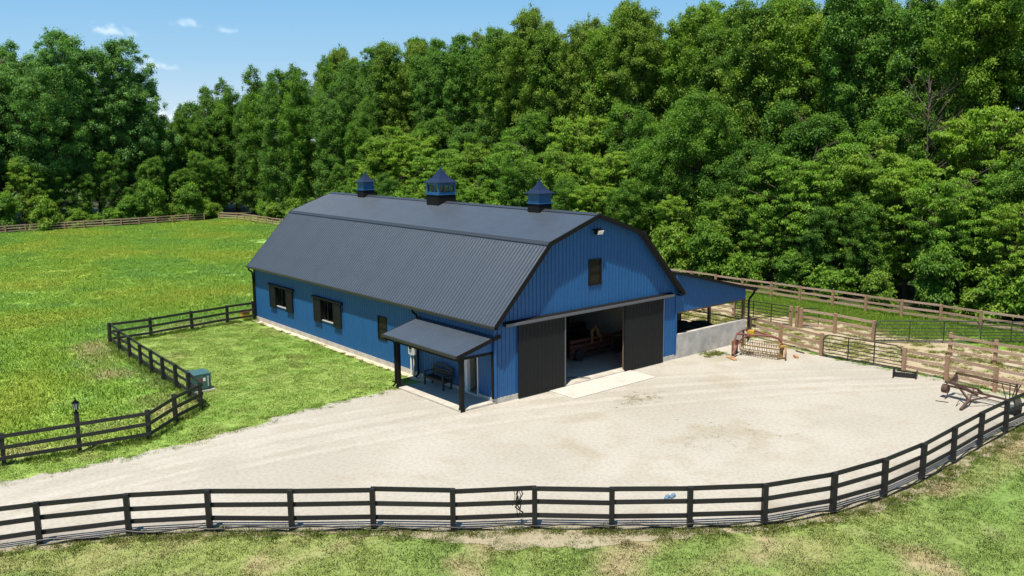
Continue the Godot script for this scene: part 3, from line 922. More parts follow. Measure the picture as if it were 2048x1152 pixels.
	for q in [[50.0, 107.0, 26.3], [50.0, 99.0, 27.6], [50.0, 92.0, 26.0], [50.0, 85.5, 28.2], [50.0, 79.5, 26.4], [50.0, 74.0, 25.7], [50.0, 69.0, 26.0], [50.0, 64.9, 26.8], [50.0, 60.0, 27.0], [50.0, 55.0, 28.3], [50.0, 51.0, 26.6], [50.0, 46.2, 26.6], [50.0, 41.0, 26.6], [50.0, 36.0, 26.5], [50.0, 31.0, 26.5], [50.0, 26.0, 25.0], [50.0, 21.0, 26.5], [50.0, 16.0, 25.0], [50.0, 11.0, 26.0], [50.0, 6.0, 25.0], [50.0, 1.0, 26.0], [50.0, -4.0, 25.0], [50.0, -9.0, 26.0], [50.0, -14.5, 25.0], [50.0, -20.0, 25.0]]:
		list.append([T[rng.randi() % 4], q[0] + rng.randf_range(-1.3, 1.3), q[1] + rng.randf_range(-0.7, 0.7), q[2] / 25.4, rng.randf_range(0.98, 1.02)])
	grove(list, "tall front-row tree", "tree", "tall trees in the front of the wood")
	for row in 4:
		list = []
		vv = -24.0
		while vv < 122.0:
			list.append([T[rng.randi() % 4], 57.0 + row * 6.5 + rng.randf_range(-2, 2), vv, rng.randf_range(0.94, 1.08), rng.randf_range(0.95, 1.04)])
			vv += rng.randf_range(4.8, 6.6)
		grove(list, ["tall second-row tree", "tall third-row tree", "tall fourth-row tree", "tall last-row tree"][row], "tree", "trees deep in the wood")
	# trees beyond the north end of the pasture
	list = []
	for q in [[-15.0, 112.0, 26.5], [-9.5, 112.0, 27.5], [-3.5, 111.0, 26.5], [1.8, 113.0, 27.0], [6.8, 111.0, 27.0], [12.2, 112.0, 28.8], [17.2, 112.5, 28.0], [-6.0, 119.0, 27.0], [3.0, 120.0, 27.0], [10.0, 121.0, 27.0], [21.0, 112.0, 23.5]]:
		var k := rng.randi() % 2 if q[2] > 24 else 1
		list.append([S[k], q[0], q[1], q[2] / (27.6 - k), 1.0])
	grove(list, "tall spreading dark-green tree", "tree", "spreading trees beyond the pasture")
	list = []
	for q in [[23.4, 111.0, 15.5], [25.2, 115.0, 12.5], [27.4, 112.0, 17.6], [30.2, 113.0, 16.2], [32.5, 117.0, 18.5], [20.0, 117.0, 17.0], [28.6, 120.0, 14.0], [24.0, 121.0, 12.5], [33.0, 124.0, 17.0], [36.0, 128.0, 18.0], [31.0, 129.0, 16.0], [40.0, 124.0, 20.0]]:
		list.append([D[rng.randi() % 2] if rng.randf() < 0.7 else G[1], q[0], q[1], 1.0, 1.0])
		list[-1][3] = q[2] / (14.0 if list[-1][0] == D[1] else (12.0 if list[-1][0] == D[0] else 22.5))
	grove(list, "smaller corner tree", "tree", "trees in the corner of the pasture")
	list = []
	var u := -13.0
	while u < 31.0:
		list.append([D[rng.randi() % 2] if rng.randf() < 0.7 else B[rng.randi() % 3], u, 106.5 + rng.randf_range(-0.8, 1.5), rng.randf_range(0.45, 0.8), rng.randf_range(0.9, 1.1)])
		u += rng.randf_range(2.6, 4.2)
	grove(list, "small bushy fence-side tree", "tree", "small trees along the pasture fence")
	list = []
	u = -12.0
	while u < 31.0:
		list.append([Q[rng.randi() % 3], u, 103.8 + rng.randf_range(-0.3, 0.8), rng.randf_range(0.7, 1.3), rng.randf_range(0.8, 1.2)])
		u += rng.randf_range(1.8, 3.6)
	grove(list, "low green fence-side shrub", "shrub", "shrubs along the pasture fence")
	list = []
	for q in range(14):
		list.append([S[q % 2], -18.0 + q * 2.8, 126.0 + (q % 3) * 4.0, 0.45 if q > 12 else 0.9, 0.9])
	grove(list, "dark second-row tree", "tree", "trees behind the spreading trees")
	for t in T + S + B + D + Q + G + O:
		t.free()
	# bare dead tree in the wood on the right
	var dead := thing("dead_tree", "bare grey dead tree with thin twigs among the green trees at upper right", "tree", P(45.6, 3.2))
	var mb := MB.new()
	var tip := []
	var b0 := P(45.6, 3.2)
	mb.tube([b0, b0 + Vector3(0.2, 6, 0.1), b0 + Vector3(0.1, 11.5, 0.2), b0 + Vector3(0.3, 16.5, -0.1)], [0.14, 0.13, 0.09, 0.02], 6, false)
	for i in 34:
		var y := rng.randf_range(7.0, 15.0)
		var az := rng.randf() * TAU
		var ln := rng.randf_range(1.2, 3.0)
		var s := b0 + Vector3(0.15, y, 0.1)
		var d := Vector3(cos(az), rng.randf_range(0.5, 1.3), sin(az)).normalized()
		var m1 := s + d * ln * 0.5
		var e := s + d * ln + Vector3(0, 0.2, 0)
		mb.tube([s, m1, e], [0.05, 0.035, 0.012], 4, false)
		for k in 5:
			var s2 := s.lerp(e, rng.randf_range(0.3, 1.0))
			mb.tube([s2, s2 + (d + Vector3(rng.randfn(0, 0.6), rng.randfn(0.2, 0.5), rng.randfn(0, 0.6))).normalized() * rng.randf_range(0.4, 1.0)], [0.02, 0.008], 3, false)
	put("trunk", mb.mesh(), M.bark_grey, dead)

# ------------------------------------------------------------------ barn
func roof_y(u: float) -> float:
	if u > W / 2:
		u = W - u
	return 3.632 + 1.0474 * (u + 0.298) if u < 2.951 else 7.035 + (u - 2.951) * 0.3461

func ribbed(O: Vector3, S: Vector3, T: Vector3, N: Vector3, s0: float, s1: float, y0: Callable, y1: Callable, pitch: float, rib: float, holes := [], extra := []) -> ArrayMesh:
	var mb := MB.new()
	var cut := [s0, s1]
	var k := int(floor(s0 / pitch)) - 1
	while k * pitch < s1:
		for f in [0.0, 0.66, 0.74, 0.88, 0.96]:
			cut.append((k + f) * pitch)
		k += 1
	for h in holes:
		cut.append(h[0]); cut.append(h[1])
	cut.append_array(extra)
	cut = cut.filter(func(x): return x >= s0 - 1e-6 and x <= s1 + 1e-6)
	cut.sort()
	var off := func(s: float) -> float:
		var f := fposmod(s / pitch, 1.0)
		if f < 0.66 or f > 0.96: return 0.0
		if f < 0.74: return rib * (f - 0.66) / 0.08
		if f < 0.88: return rib
		return rib * (0.96 - f) / 0.08
	for i in cut.size() - 1:
		var a: float = cut[i]
		var b: float = cut[i + 1]
		if b - a < 1e-4:
			continue
		var na: float = off.call(a + 1e-5)
		var nb: float = off.call(b - 1e-5)
		var mid := (a + b) / 2
		var spans := [[y0.call(a), y0.call(b), y1.call(a), y1.call(b)]]
		for h in holes:
			if mid > h[0] and mid < h[1]:
				var nx := []
				for s in spans:
					if h[2] > s[0] and h[2] < s[2]:
						nx.append([s[0], s[1], h[2], h[2]])
					if h[3] < s[2] and h[3] > s[0]:
						nx.append([h[3], h[3], s[2], s[3]])
					if h[2] >= s[2] or h[3] <= s[0]:
						nx.append(s)
				spans = nx
		for s in spans:
			mb.face(O + S * a + T * s[0] + N * na, O + S * a + T * s[2] + N * na, O + S * b + T * s[3] + N * nb, O + S * b + T * s[1] + N * nb, N)
	return mb.mesh()

func frame_rect(called: String, parent: Node, O: Vector3, S: Vector3, N: Vector3, s0: float, s1: float, y0: float, y1: float, w: float, d: float, m: Material) -> MeshInstance3D:
	var mb := MB.new()
	var pt := func(s: float, y: float) -> Vector3: return O + S * s + Vector3.UP * y + N * (d * 0.5 - 0.06)
	var dd := d + 0.12
	mb.beam(pt.call(s0 - w, y1 + w * 0.5), pt.call(s1 + w, y1 + w * 0.5), dd, w)
	mb.beam(pt.call(s0 - w, y0 - w * 0.5), pt.call(s1 + w, y0 - w * 0.5), dd, w)
	mb.beam(pt.call(s0 - w * 0.5, y0), pt.call(s0 - w * 0.5, y1), dd, w, S)
	mb.beam(pt.call(s1 + w * 0.5, y0), pt.call(s1 + w * 0.5, y1), dd, w, S)
	return put(called, mb.mesh(), m, parent)

func cupola(barn: Node, vv: float, w: float, y1: float, y2: float, y3: float, open: bool) -> void:
	var c := P(W / 2, vv)
	var h := w * 0.5
	var mb := MB.new()
	mb.box(Transform3D(Basis(), c + Vector3.UP * ((7.6 + y1) / 2)), Vector3(w, y1 - 7.6, w))
	var base := put("cupola", mb.mesh(), M.black_metal, barn, "black cupola base on the barn's ridge")
	boxpart("cupola_sill", Transform3D(Basis(), c + Vector3.UP * (y1 + 0.025)), Vector3(w + 0.08, 0.05, w + 0.08), M.cupola_blue, base)
	if open:
		for sx in [-1.0, 1.0]:
			for sz in [-1.0, 1.0]:
				boxpart("cupola_post", Transform3D(Basis(), c + Vector3(sx * (h - 0.06), (y1 + 0.05 + y2) / 2, sz * (h - 0.06))), Vector3(0.12, y2 - y1 - 0.05, 0.12), M.cupola_blue, base)
		for ax in 2:
			for sg in [-1.0, 1.0]:
				for k in 4:
					var t := -h + 0.12 + (w - 0.24) * k / 3.0
					if k == 0 or k == 3:
						continue
					var p := Vector3(t, 0, sg * (h - 0.05)) if ax == 0 else Vector3(sg * (h - 0.05), 0, t)
					boxpart("cupola_mullion", Transform3D(Basis(), c + p + Vector3.UP * (y1 + 0.05 + y2) / 2), Vector3(0.035, y2 - y1 - 0.05, 0.035), M.cupola_blue, base)
				for yy in [y1 + 0.11, y2 - 0.08]:
					var q := Vector3(0, yy, sg * (h - 0.05)) if ax == 0 else Vector3(sg * (h - 0.05), yy, 0)
					boxpart("cupola_rail", Transform3D(Basis(), c + q), Vector3(w - 0.24, 0.1, 0.06) if ax == 0 else Vector3(0.06, 0.1, w - 0.24), M.cupola_blue, base)
	else:
		boxpart("cupola_body", Transform3D(Basis(), c + Vector3.UP * (y1 + 0.05 + y2) / 2), Vector3(w - 0.06, y2 - y1 - 0.05, w - 0.06), M.cupola_blue, base)
		for k in 7:
			var yy := lerpf(y1 + 0.1, y2 - 0.06, k / 6.0)
			boxpart("cupola_louver", Transform3D(Basis(), c + Vector3.UP * yy), Vector3(w - 0.02, 0.022, w - 0.02), M.cupola_blue, base)
	if open:
		for q in [[0.0, 1.0], [0.0, -1.0], [1.0, 0.0], [-1.0, 0.0]]:
			var gsz := Vector3(w - 0.26, y2 - y1 - 0.1, 0.012) if q[0] == 0.0 else Vector3(0.012, y2 - y1 - 0.1, w - 0.26)
			boxpart("cupola_pane", Transform3D(Basis(), c + Vector3(q[0] * (h - 0.075), (y1 + 0.03 + y2) / 2, q[1] * (h - 0.075))), gsz, M.pane, base)
	# flared hip roof
	mb = MB.new()
	var prof := [[h + 0.10, y2 - 0.02], [h + 0.10, y2 + 0.03], [h * 0.68, y2 + (y3 - y2) * 0.30], [h * 0.36, y2 + (y3 - y2) * 0.62], [0.035, y3]]
	for i in prof.size() - 1:
		for k in 4:
			var b := Basis(Vector3.UP, k * PI / 2)
			var r0: float = prof[i][0]; var r1: float = prof[i + 1][0]
			mb.face(c + b * Vector3(-r0, prof[i][1], r0), c + b * Vector3(r0, prof[i][1], r0), c + b * Vector3(r1, prof[i + 1][1], r1), c + b * Vector3(-r1, prof[i + 1][1], r1), b * Vector3(0, 0.3, 1))
	mb.face(c + Vector3(-h - 0.1, y2 - 0.02, -h - 0.1), c + Vector3(h + 0.1, y2 - 0.02, -h - 0.1), c + Vector3(h + 0.1, y2 - 0.02, h + 0.1), c + Vector3(-h - 0.1, y2 - 0.02, h + 0.1), Vector3.DOWN)
	put("cupola_roof", mb.mesh(), M.cupola_roof, base)
	mb = MB.new()
	mb.ball(c + Vector3.UP * (y3 + 0.04), Vector3(0.05, 0.07, 0.05), 8, 6)
	put("cupola_finial", mb.mesh(), M.cupola_roof, base)

func barn() -> void:
	var b := thing("barn", "long blue steel barn with a dark gambrel roof, three cupolas, porch and lean-to", "barn", Vector3.ZERO)
	var y_base := func(_s: float) -> float: return 0.27
	var fu := Vector3.RIGHT
	var fv := Vector3(0, 0, -1)
	# walls, one steel panel after the other
	var np := 14
	var front_holes := [[3.95, 8.5, -1.0, 3.45], [5.78, 6.58, 4.72, 5.92]]
	for i in np:
		var s0 := W * i / np
		var s1 := W * (i + 1) / np
		var top := func(s: float) -> float: return roof_y(s) - 0.10
		put("wall_panel", ribbed(Vector3.ZERO, fu, Vector3.UP, Vector3(0, 0, 1), s0, s1, y_base, top, W / 53.0, 0.032, front_holes, [2.951, W / 2, W - 2.951]), M.blue if i % 3 else M.blue_b, b)
		put("wall_panel", ribbed(P(0, L), fu, Vector3.UP, fv, s0, s1, y_base, top, W / 53.0, 0.022, [], [2.951, W / 2, W - 2.951]), M.blue if i % 3 else M.blue_b, b)
	var side_holes := [[20.43, 22.02, 1.42, 2.62], [14.45, 16.02, 1.42, 2.62], [8.95, 9.75, 1.38, 2.56], [1.24, 2.2, -1.0, 2.1]]
	var nl := 28
	var flat_top := func(_s: float) -> float: return 3.86
	for i in nl:
		var s0 := L * i / nl
		var s1 := L * (i + 1) / nl
		var whole := side_holes.filter(func(hh): return hh[0] <= s0 and hh[1] >= s1)
		if whole.size():   # a sheet cut in two by a window: one piece below, one above
			var hh: Array = whole[0]
			put("wall_panel", ribbed(Vector3.ZERO, fv, Vector3.UP, Vector3.LEFT, s0, s1, y_base, func(_s): return hh[2], 0.2286, 0.022), M.blue, b)
			put("wall_panel", ribbed(Vector3.ZERO, fv, Vector3.UP, Vector3.LEFT, s0, s1, func(_s): return hh[3], flat_top, 0.2286, 0.022), M.blue, b)
		else:
			put("wall_panel", ribbed(Vector3.ZERO, fv, Vector3.UP, Vector3.LEFT, s0, s1, y_base, flat_top, 0.2286, 0.022, side_holes), M.blue if i % 3 else M.blue_b, b)
		put("wall_panel", ribbed(P(W, 0), fv, Vector3.UP, Vector3.RIGHT, s0, s1, y_base, flat_top, 0.2286, 0.022), M.blue if i % 3 else M.blue_b, b)
	# inner lining: boards below, pale sheet above; it also carries the floor of the loft
	var lin := MB.new()
	var inner := func(O: Vector3, S: Vector3, N: Vector3, s0: float, s1: float, holes: Array) -> ArrayMesh:
		return ribbed(O, S, Vector3.UP, N, s0, s1, func(_s): return 0.0, func(_s): return 3.55, 3.0, 0.0, holes)
	put("inner_wall", inner.call(P(0, 0.18), fu, fv, 0.18, W - 0.18, [[3.95, 8.5, -1.0, 3.45]]), M.liner, b)
	put("inner_wall", inner.call(P(0, L - 0.18), fu, -fv, 0.18, W - 0.18, []), M.liner, b)
	put("inner_wall", inner.call(P(0.18, 0), fv, fu, 0.18, L - 0.18, side_holes), M.plank, b)
	put("inner_wall", inner.call(P(W - 0.18, 0), fv, -fu, 0.18, L - 0.18, []), M.liner, b)
	bx(0.05, W - 0.05, 0.05, L - 0.05, 3.56, 3.66, "loft_floor", M.plank, b)
	bx(0.02, W - 0.02, 0.02, L - 0.02, 0.0, 0.1, "floor_slab", M.concrete, b)
	# concrete base
	bx(-0.03, 4.02, -0.03, 0.16, 0.0, 0.26, "foundation", M.concrete, b)
	bx(8.44, W + 0.03, -0.03, 0.16, 0.0, 0.26, "foundation", M.concrete, b)
	bx(-0.03, 0.16, 0.16, 1.22, 0.0, 0.26, "foundation", M.concrete, b)
	bx(-0.03, 0.16, 2.24, L + 0.03, 0.0, 0.26, "foundation", M.concrete, b)
	bx(W - 0.16, W + 0.03, 0.16, L + 0.03, 0.0, 0.26, "foundation", M.concrete, b)
	bx(0.16, W - 0.16, L - 0.16, L + 0.03, 0.0, 0.26, "foundation", M.concrete, b)
	# roof
	var y_e := 3.632
	var of_ := 0.40
	var lenL := Vector2(3.249, 3.403).length()
	var lenU := Vector2(3.144, 1.088).length()
	var pw := (L + 2 * of_) / 28.0
	for side in 2:
		var sg := 1.0 if side == 0 else -1.0
		var ox := -0.298 if side == 0 else W + 0.298
		var kx := 2.951 if side == 0 else W - 2.951
		var TL := Vector3(3.249 * sg, 3.403, 0).normalized()
		var NL := Vector3(-3.403 * sg, 3.249, 0).normalized()
		var TU := Vector3(3.144 * sg, 1.088, 0).normalized()
		var NU := Vector3(-1.088 * sg, 3.144, 0).normalized()
		var lower := ribbed(P(ox, -of_, y_e), fv, TL, NL, 0.0, pw, func(_s): return -0.03, func(_s): return lenL, pw / 4.0, 0.044)
		var upper := ribbed(P(kx, -of_, 7.035), fv, TU, NU, 0.0, pw, func(_s): return -0.06, func(_s): return lenU, pw / 4.0, 0.018)
		for i in 28:
			var a := put("roof_panel", lower, M.roof if i % 3 else M.roof_b, b)
			a.position += P(0, i * pw)
			var c := put("roof_panel", upper, M.roof if (i + 1) % 3 else M.roof_b, b)
			c.position += P(0, i * pw)
		beampart("roof_deck", P(ox, L / 2, y_e) - NL * 0.035, P(kx, L / 2, 7.035) - NL * 0.035, L + 2 * of_ - 0.06, 0.05, M.dark, b, NL)
		beampart("roof_deck", P(kx, L / 2, 7.035) - NU * 0.035, P(W / 2, L / 2, 8.123) - NU * 0.035, L + 2 * of_ - 0.06, 0.05, M.dark, b, NU)
		# rakes front and back, gutter, flashing
		for e in [-of_ - 0.012, L + of_ + 0.012]:
			beampart("rake_trim", P(ox, e, y_e) - NL * 0.07, P(kx, e, 7.035) - NL * 0.07 + TL * 0.03, 0.04, 0.21, M.trim, b, NL)
			beampart("rake_trim", P(kx, e, 7.035) - NU * 0.072, P(W / 2, e, 8.123) - NU * 0.072, 0.042, 0.205, M.trim, b, NU)
		beampart("gutter", P(ox - 0.07 * sg, -of_, y_e - 0.06), P(ox - 0.07 * sg, L + of_, y_e - 0.06), 0.12, 0.12, M.gutter, b)
		bx(minf(ox + 0.02 * sg, 0.0 if side == 0 else W), maxf(ox + 0.02 * sg, 0.0 if side == 0 else W), -of_ + 0.03, L + of_ - 0.03, y_e - 0.16, y_e - 0.14, "soffit", M.trim, b)
		beampart("roof_flashing", P(kx, -of_ - 0.01, 7.035) + NL * 0.056 - TL * 0.10, P(kx, L + of_ + 0.01, 7.035) + NL * 0.056 - TL * 0.10, 0.2, 0.014, M.flash, b, NL)
		beampart("ridge_cap", P(W / 2, -of_ - 0.01, 8.123) + NU * 0.035 - TU * 0.11, P(W / 2, L + of_ + 0.01, 8.123) + NU * 0.035 - TU * 0.11, 0.24, 0.014, M.flash, b, NU)
	# corner trims and downspouts
	for q in [[-0.03, -0.03], [W + 0.03, -0.03], [-0.03, L + 0.03]]:
		beampart("corner_trim", P(q[0], q[1], 0.27), P(q[0], q[1], 3.6), 0.1, 0.1, M.blue if q[1] < 1 else M.trim, b, Vector3.RIGHT)
	for q in [[-0.1, 5.98, 3.0], [-0.1, 25.3, 3.3]]:
		var mb := MB.new()
		mb.tube([P(-0.36, q[1], 3.5), P(-0.34, q[1], 3.38), P(-0.12, q[1], 3.2), P(-0.09, q[1], 3.05), P(-0.09, q[1], 0.2), P(-0.25, q[1], 0.08)], [0.055], 8)
		put("downspout", mb.mesh(), M.black_metal, b)
	# long-wall windows with sliding shutters
	for k in 2:
		var c := [21.22, 15.23][k] as float
		var win := frame_rect("window", b, Vector3.ZERO, fv, Vector3.LEFT, c - 0.78, c + 0.78, 1.42, 2.60, 0.05, 0.05, M.trim)
		bx(-0.07, 0.02, c - 0.76, c + 0.70, 1.38, 1.43, "sill", M.grey, win)
		for sg in [-1.0, 1.0]:
			var s0: float = c + sg * 1.18
			var sh := bx(-0.12, -0.075, s0 - 0.43, s0 + 0.43, 1.24, 2.62, "shutter", M.shutter, win)
			sh.set_meta("label", "dark sliding shutter pushed open beside the stall window")
			for yy in [1.30, 1.93, 2.56]:
				bx(-0.135, -0.12, s0 - 0.43, s0 + 0.43, yy - 0.05, yy + 0.05, "shutter_rail", M.shutter, win)
			for e in [-0.39, 0.39]:
				bx(-0.134, -0.121, s0 + e - 0.04, s0 + e + 0.04, 1.35, 2.51, "shutter_stile", M.shutter, win)
		bx(-0.17, -0.01, c - 1.78, c + 1.74, 2.64, 2.76, "shutter_track", M.trim, win)
		for e in [-0.35, 0.3]:
			bx(0.1, 0.13, c + e - 0.02, c + e + 0.02, 1.42, 2.6, "window_bar", M.gate, win)
	# small plain window and the gable window
	var w3 := frame_rect("window", b, Vector3.ZERO, fv, Vector3.LEFT, 8.97, 9.73, 1.40, 2.54, 0.06, 0.05, M.trim)
	bx(-0.005, 0.01, 8.97, 9.73, 1.40, 2.54, "pane", M.glass, w3)
	bx(-0.03, -0.005, 8.97, 9.73, 1.94, 1.99, "glazing_bar", M.trim, w3)
	var gw := frame_rect("window", b, Vector3.ZERO, fu, Vector3(0, 0, 1), 5.82, 6.54, 4.76, 5.88, 0.07, 0.06, M.trim)
	bx(5.82, 6.54, -0.005, 0.012, 4.76, 5.88, "pane", M.glass, gw)
	bx(5.82, 6.54, -0.03, -0.005, 5.30, 5.35, "glazing_bar", M.trim, gw)
	# floodlight under the peak
	var mbl := MB.new()
	mbl.box(Transform3D(Basis(Vector3.RIGHT, 0.5), P(6.18, -0.24, 7.28)), Vector3(0.34, 0.26, 0.16))
	var fl := put("floodlight", mbl.mesh(), M.black_metal, b)
	boxpart("lamp_glass", Transform3D(Basis(Vector3.RIGHT, 0.5), P(6.24, -0.335, 7.235)), Vector3(0.36, 0.2, 0.02), M.white, fl)
	bx(6.05, 6.15, -0.2, 0.0, 7.3, 7.4, "lamp_arm", M.black_metal, fl)
	# sliding doors and their hood
	bx(0.45, 11.85, -0.26, -0.02, 3.46, 3.49, "door_hood", M.track, b)
	bx(0.45, 11.85, -0.27, -0.24, 3.49, 3.60, "hood_face", M.track, b)
	beampart("hood_top", P(0.45, -0.14, 3.62), P(11.85, -0.14, 3.62), 0.26, 0.02, M.trim, b, Vector3(0, 1, 0.35))
	for q in [[1.28, 4.15, -0.02], [8.27, 11.16, 0.0]]:
		var ribs := ribbed(P(0, -0.1), fu, Vector3.UP, Vector3(0, 0, 1), q[0], q[1], func(_s): return 0.06, func(_s): return 3.44, 0.2286, 0.022)
		var dr := put("sliding_door", ribs, M.door, b, "dark ribbed sliding barn door")
		bx(q[0], q[1], -0.095, -0.05, 0.06, 3.44, "door_back", M.door, dr)
		var inn: float = q[1] if q[0] < 5 else q[0]
		bx(inn - 0.03, inn + 0.03, -0.135, -0.045, 0.05, 3.43, "door_edge", M.track if q[0] < 5 else M.door, dr)
		bx(q[0], q[1], -0.128, -0.1, 0.05, 0.14, "door_rail", M.door, dr)
		bx(q[0], q[1], -0.128, -0.1, 3.36, 3.45, "door_rail", M.door, dr)
	bx(3.95, 4.05, -0.035, 0.2, 0.1, 3.45, "door_jamb", M.plank, b)
	bx(8.4, 8.5, -0.035, 0.2, 0.1, 3.45, "door_jamb", M.plank, b)
	bx(11.2, 11.25, -0.06, -0.02, 0.1, 3.4, "door_stop", M.white, b)
	# cupolas
	cupola(b, 20.95, 0.80, 8.46, 8.98, 9.55, false)
	cupola(b, 12.45, 1.22, 8.52, 9.20, 10.02, true)
	cupola(b, 3.85, 0.86, 8.42, 8.92, 9.58, false)
	# porch
	var TP := Vector3(2.12, 0.54, 0).normalized()
	var NP := Vector3(-0.54, 2.12, 0).normalized()
	var lp := Vector2(2.12, 0.54).length()
	var pp := ribbed(P(-2.14, -0.12, 2.56), fv, TP, NP, 0.0, 5.94 / 6.0, func(_s): return -0.04, func(_s): return lp, 5.94 / 24.0, 0.022)
	for i in 6:
		var a := put("porch_roof_panel", pp, M.roof if i % 2 else M.roof_b, b)
		a.position += P(0, i * 5.94 / 6.0)
	beampart("porch_deck", P(-2.14, 2.85, 2.56) - NP * 0.03, P(-0.02, 2.85, 3.10) - NP * 0.03, 5.88, 0.04, M.dark, b, NP)
	beampart("porch_gutter", P(-2.2, -0.12, 2.52), P(-2.2, 5.82, 2.52), 0.11, 0.11, M.gutter, b)
	for e in [-0.135, 5.84]:
		beampart("porch_rake", P(-2.16, e, 2.555) - NP * 0.06, P(0.22 if e < 0 else -0.02, e, 3.10 + (0.06 if e < 0 else 0.0)) - NP * 0.06, 0.04, 0.17, M.trim, b, NP)
	beampart("porch_beam", P(-1.8, -0.06, 2.33), P(-1.8, 5.2, 2.33), 0.14, 0.24, M.trim, b)
	beampart("porch_beam", P(-1.73, 0.12, 2.36), P(0.0, 0.12, 2.36), 0.15, 0.12, M.trim, b)
	for e in [0.06, 5.74]:
		put("porch_gable", ribbed(P(-1.95, e - 0.0), fu, Vector3.UP, Vector3(0, 0, 1), 0.0, 1.94, func(_s): return 2.42, func(s): return 2.56 + (s + 0.19) * 0.2547, 0.2286, 0.02), M.blue, b)
	for e in [0.08, 5.08]:
		beampart("porch_post", P(-1.8, e, 0.0), P(-1.8, e, 2.22), 0.17, 0.17, M.trim, b, Vector3.RIGHT)
		beampart("post_foot", P(-1.8, e, 0.0), P(-1.8, e, 0.16), 0.21, 0.21, M.trim, b, Vector3.RIGHT)
	bx(-1.92, -0.04, 0.02, 4.92, 0.0, 0.1, "porch_slab", M.concrete, b)
	beampart("corner_post", P(-0.05, 0.04, 0.26), P(-0.05, 0.04, 2.42), 0.12, 0.16, M.trim, b, Vector3.RIGHT)
	var spout := MB.new()
	spout.tube([P(-2.2, 5.6, 2.45), P(-2.15, 5.5, 2.38), P(-1.95, 5.22, 2.3), P(-1.9, 5.2, 2.15), P(-1.9, 5.2, 0.25), P(-2.05, 5.25, 0.1)], [0.05], 8)
	put("downspout", spout.mesh(), M.black_metal, b)
	# tack-room door, opened inwards
	var dfm := frame_rect("door_frame", b, Vector3.ZERO, fv, Vector3.LEFT, 1.28, 2.16, 0.12, 2.06, 0.055, 0.03, M.white)
	var hinge := P(0.14, 2.14, 0)
	var dir := Vector3(cos(0.58), 0, -sin(0.58))
	beampart("entry_door", hinge + dir * 0.02 + Vector3.UP * 1.09, hinge + dir * 0.88 + Vector3.UP * 1.09, 0.045, 1.92, M.white, dfm)
	bx(0.02, 0.2, 2.10, 2.2, 0.12, 2.08, "door_jamb", M.white, dfm)
	bx(0.6, 2.4, 0.9, 1.0, 0.1, 1.1, "tack_shelf", M.liner, b)
	# lean-to
	var lu0 := 12.25
	var ridge := P(12.3, -0.3, 4.70)
	var TLn := Vector3(6.7, -1.64, 0).normalized()
	var NLn := Vector3(1.64, 6.7, 0).normalized()
	var ll := Vector2(6.7, 1.64).length()
	var ln := ribbed(ridge, fv, TLn, NLn, 0.0, 1.025, func(_s): return 0.0, func(_s): return ll, 1.025 / 4.0, 0.02)
	for i in 12:
		var a := put("lean_to_roof_panel", ln, M.roof, b)
		a.position += P(0, i * 1.025)
	beampart("lean_to_deck", P(12.3, 5.85, 4.70) - NLn * 0.03, P(19.0, 5.85, 3.06) - NLn * 0.03, 12.2, 0.04, M.dark, b, NLn)
	beampart("lean_to_rake", P(12.4, -0.315, 4.675) - NLn * 0.06, P(19.0, -0.315, 3.06) - NLn * 0.06, 0.04, 0.16, M.trim, b, NLn)
	beampart("lean_to_gutter", P(19.06, -0.3, 3.0), P(19.06, 12.0, 3.0), 0.11, 0.11, M.trim, b)
	put("lean_to_wall", ribbed(P(W, 0), fu, Vector3.UP, Vector3(0, 0, 1), 0.05, 6.2, func(_s): return 2.52, func(s): return 4.60 - s * 0.2448, 0.2286, 0.022), M.blue, b)
	bx(W + 0.05, 18.4, 0.0, 0.12, 2.44, 2.52, "lean_to_header", M.plank, b)
	bx(12.2, 18.42, -0.06, 0.18, 0.0, 1.32, "concrete_wall", M.old_concrete, b)
	beampart("lean_to_post", P(18.3, 0.06, 1.32), P(18.3, 0.06, 2.5), 0.14, 0.14, M.plank, b, Vector3.RIGHT)
	bx(W + 0.05, W + 0.2, -0.02, 0.1, 1.32, 2.5, "lean_to_jamb", M.dark, b)
	for e in [2.45, 4.75, 7.1, 9.5, 11.8]:
		beampart("lean_to_post", P(18.3, e, 0.0), P(18.3, e, 3.1), 0.15, 0.15, M.brown_post, b, Vector3.RIGHT)
	var ds := MB.new()
	ds.tube([P(19.06, -0.12, 2.95), P(19.02, -0.14, 2.8), P(18.6, -0.16, 2.55), P(18.55, -0.14, 2.4), P(18.55, -0.14, 0.15)], [0.06], 8)
	put("downspout", ds.mesh(), M.black_metal, b)
	# concrete apron before the big doors (setting)
	var ap := MB.new()
	ap.box(Transform3D(Basis(), P(5.9, -0.93, 0.0)), Vector3(5.5, 0.1, 1.75))
	var apron := put("concrete_apron", ap.mesh(), M.new_concrete, self)
	apron.set_meta("kind", "structure")
	var lip := MB.new()
	lip.box(Transform3D(Basis(), P(6.22, -0.04, 0.055)), Vector3(4.4, 0.09, 0.16))
	var l2 := put("door_sill", lip.mesh(), M.concrete, b)

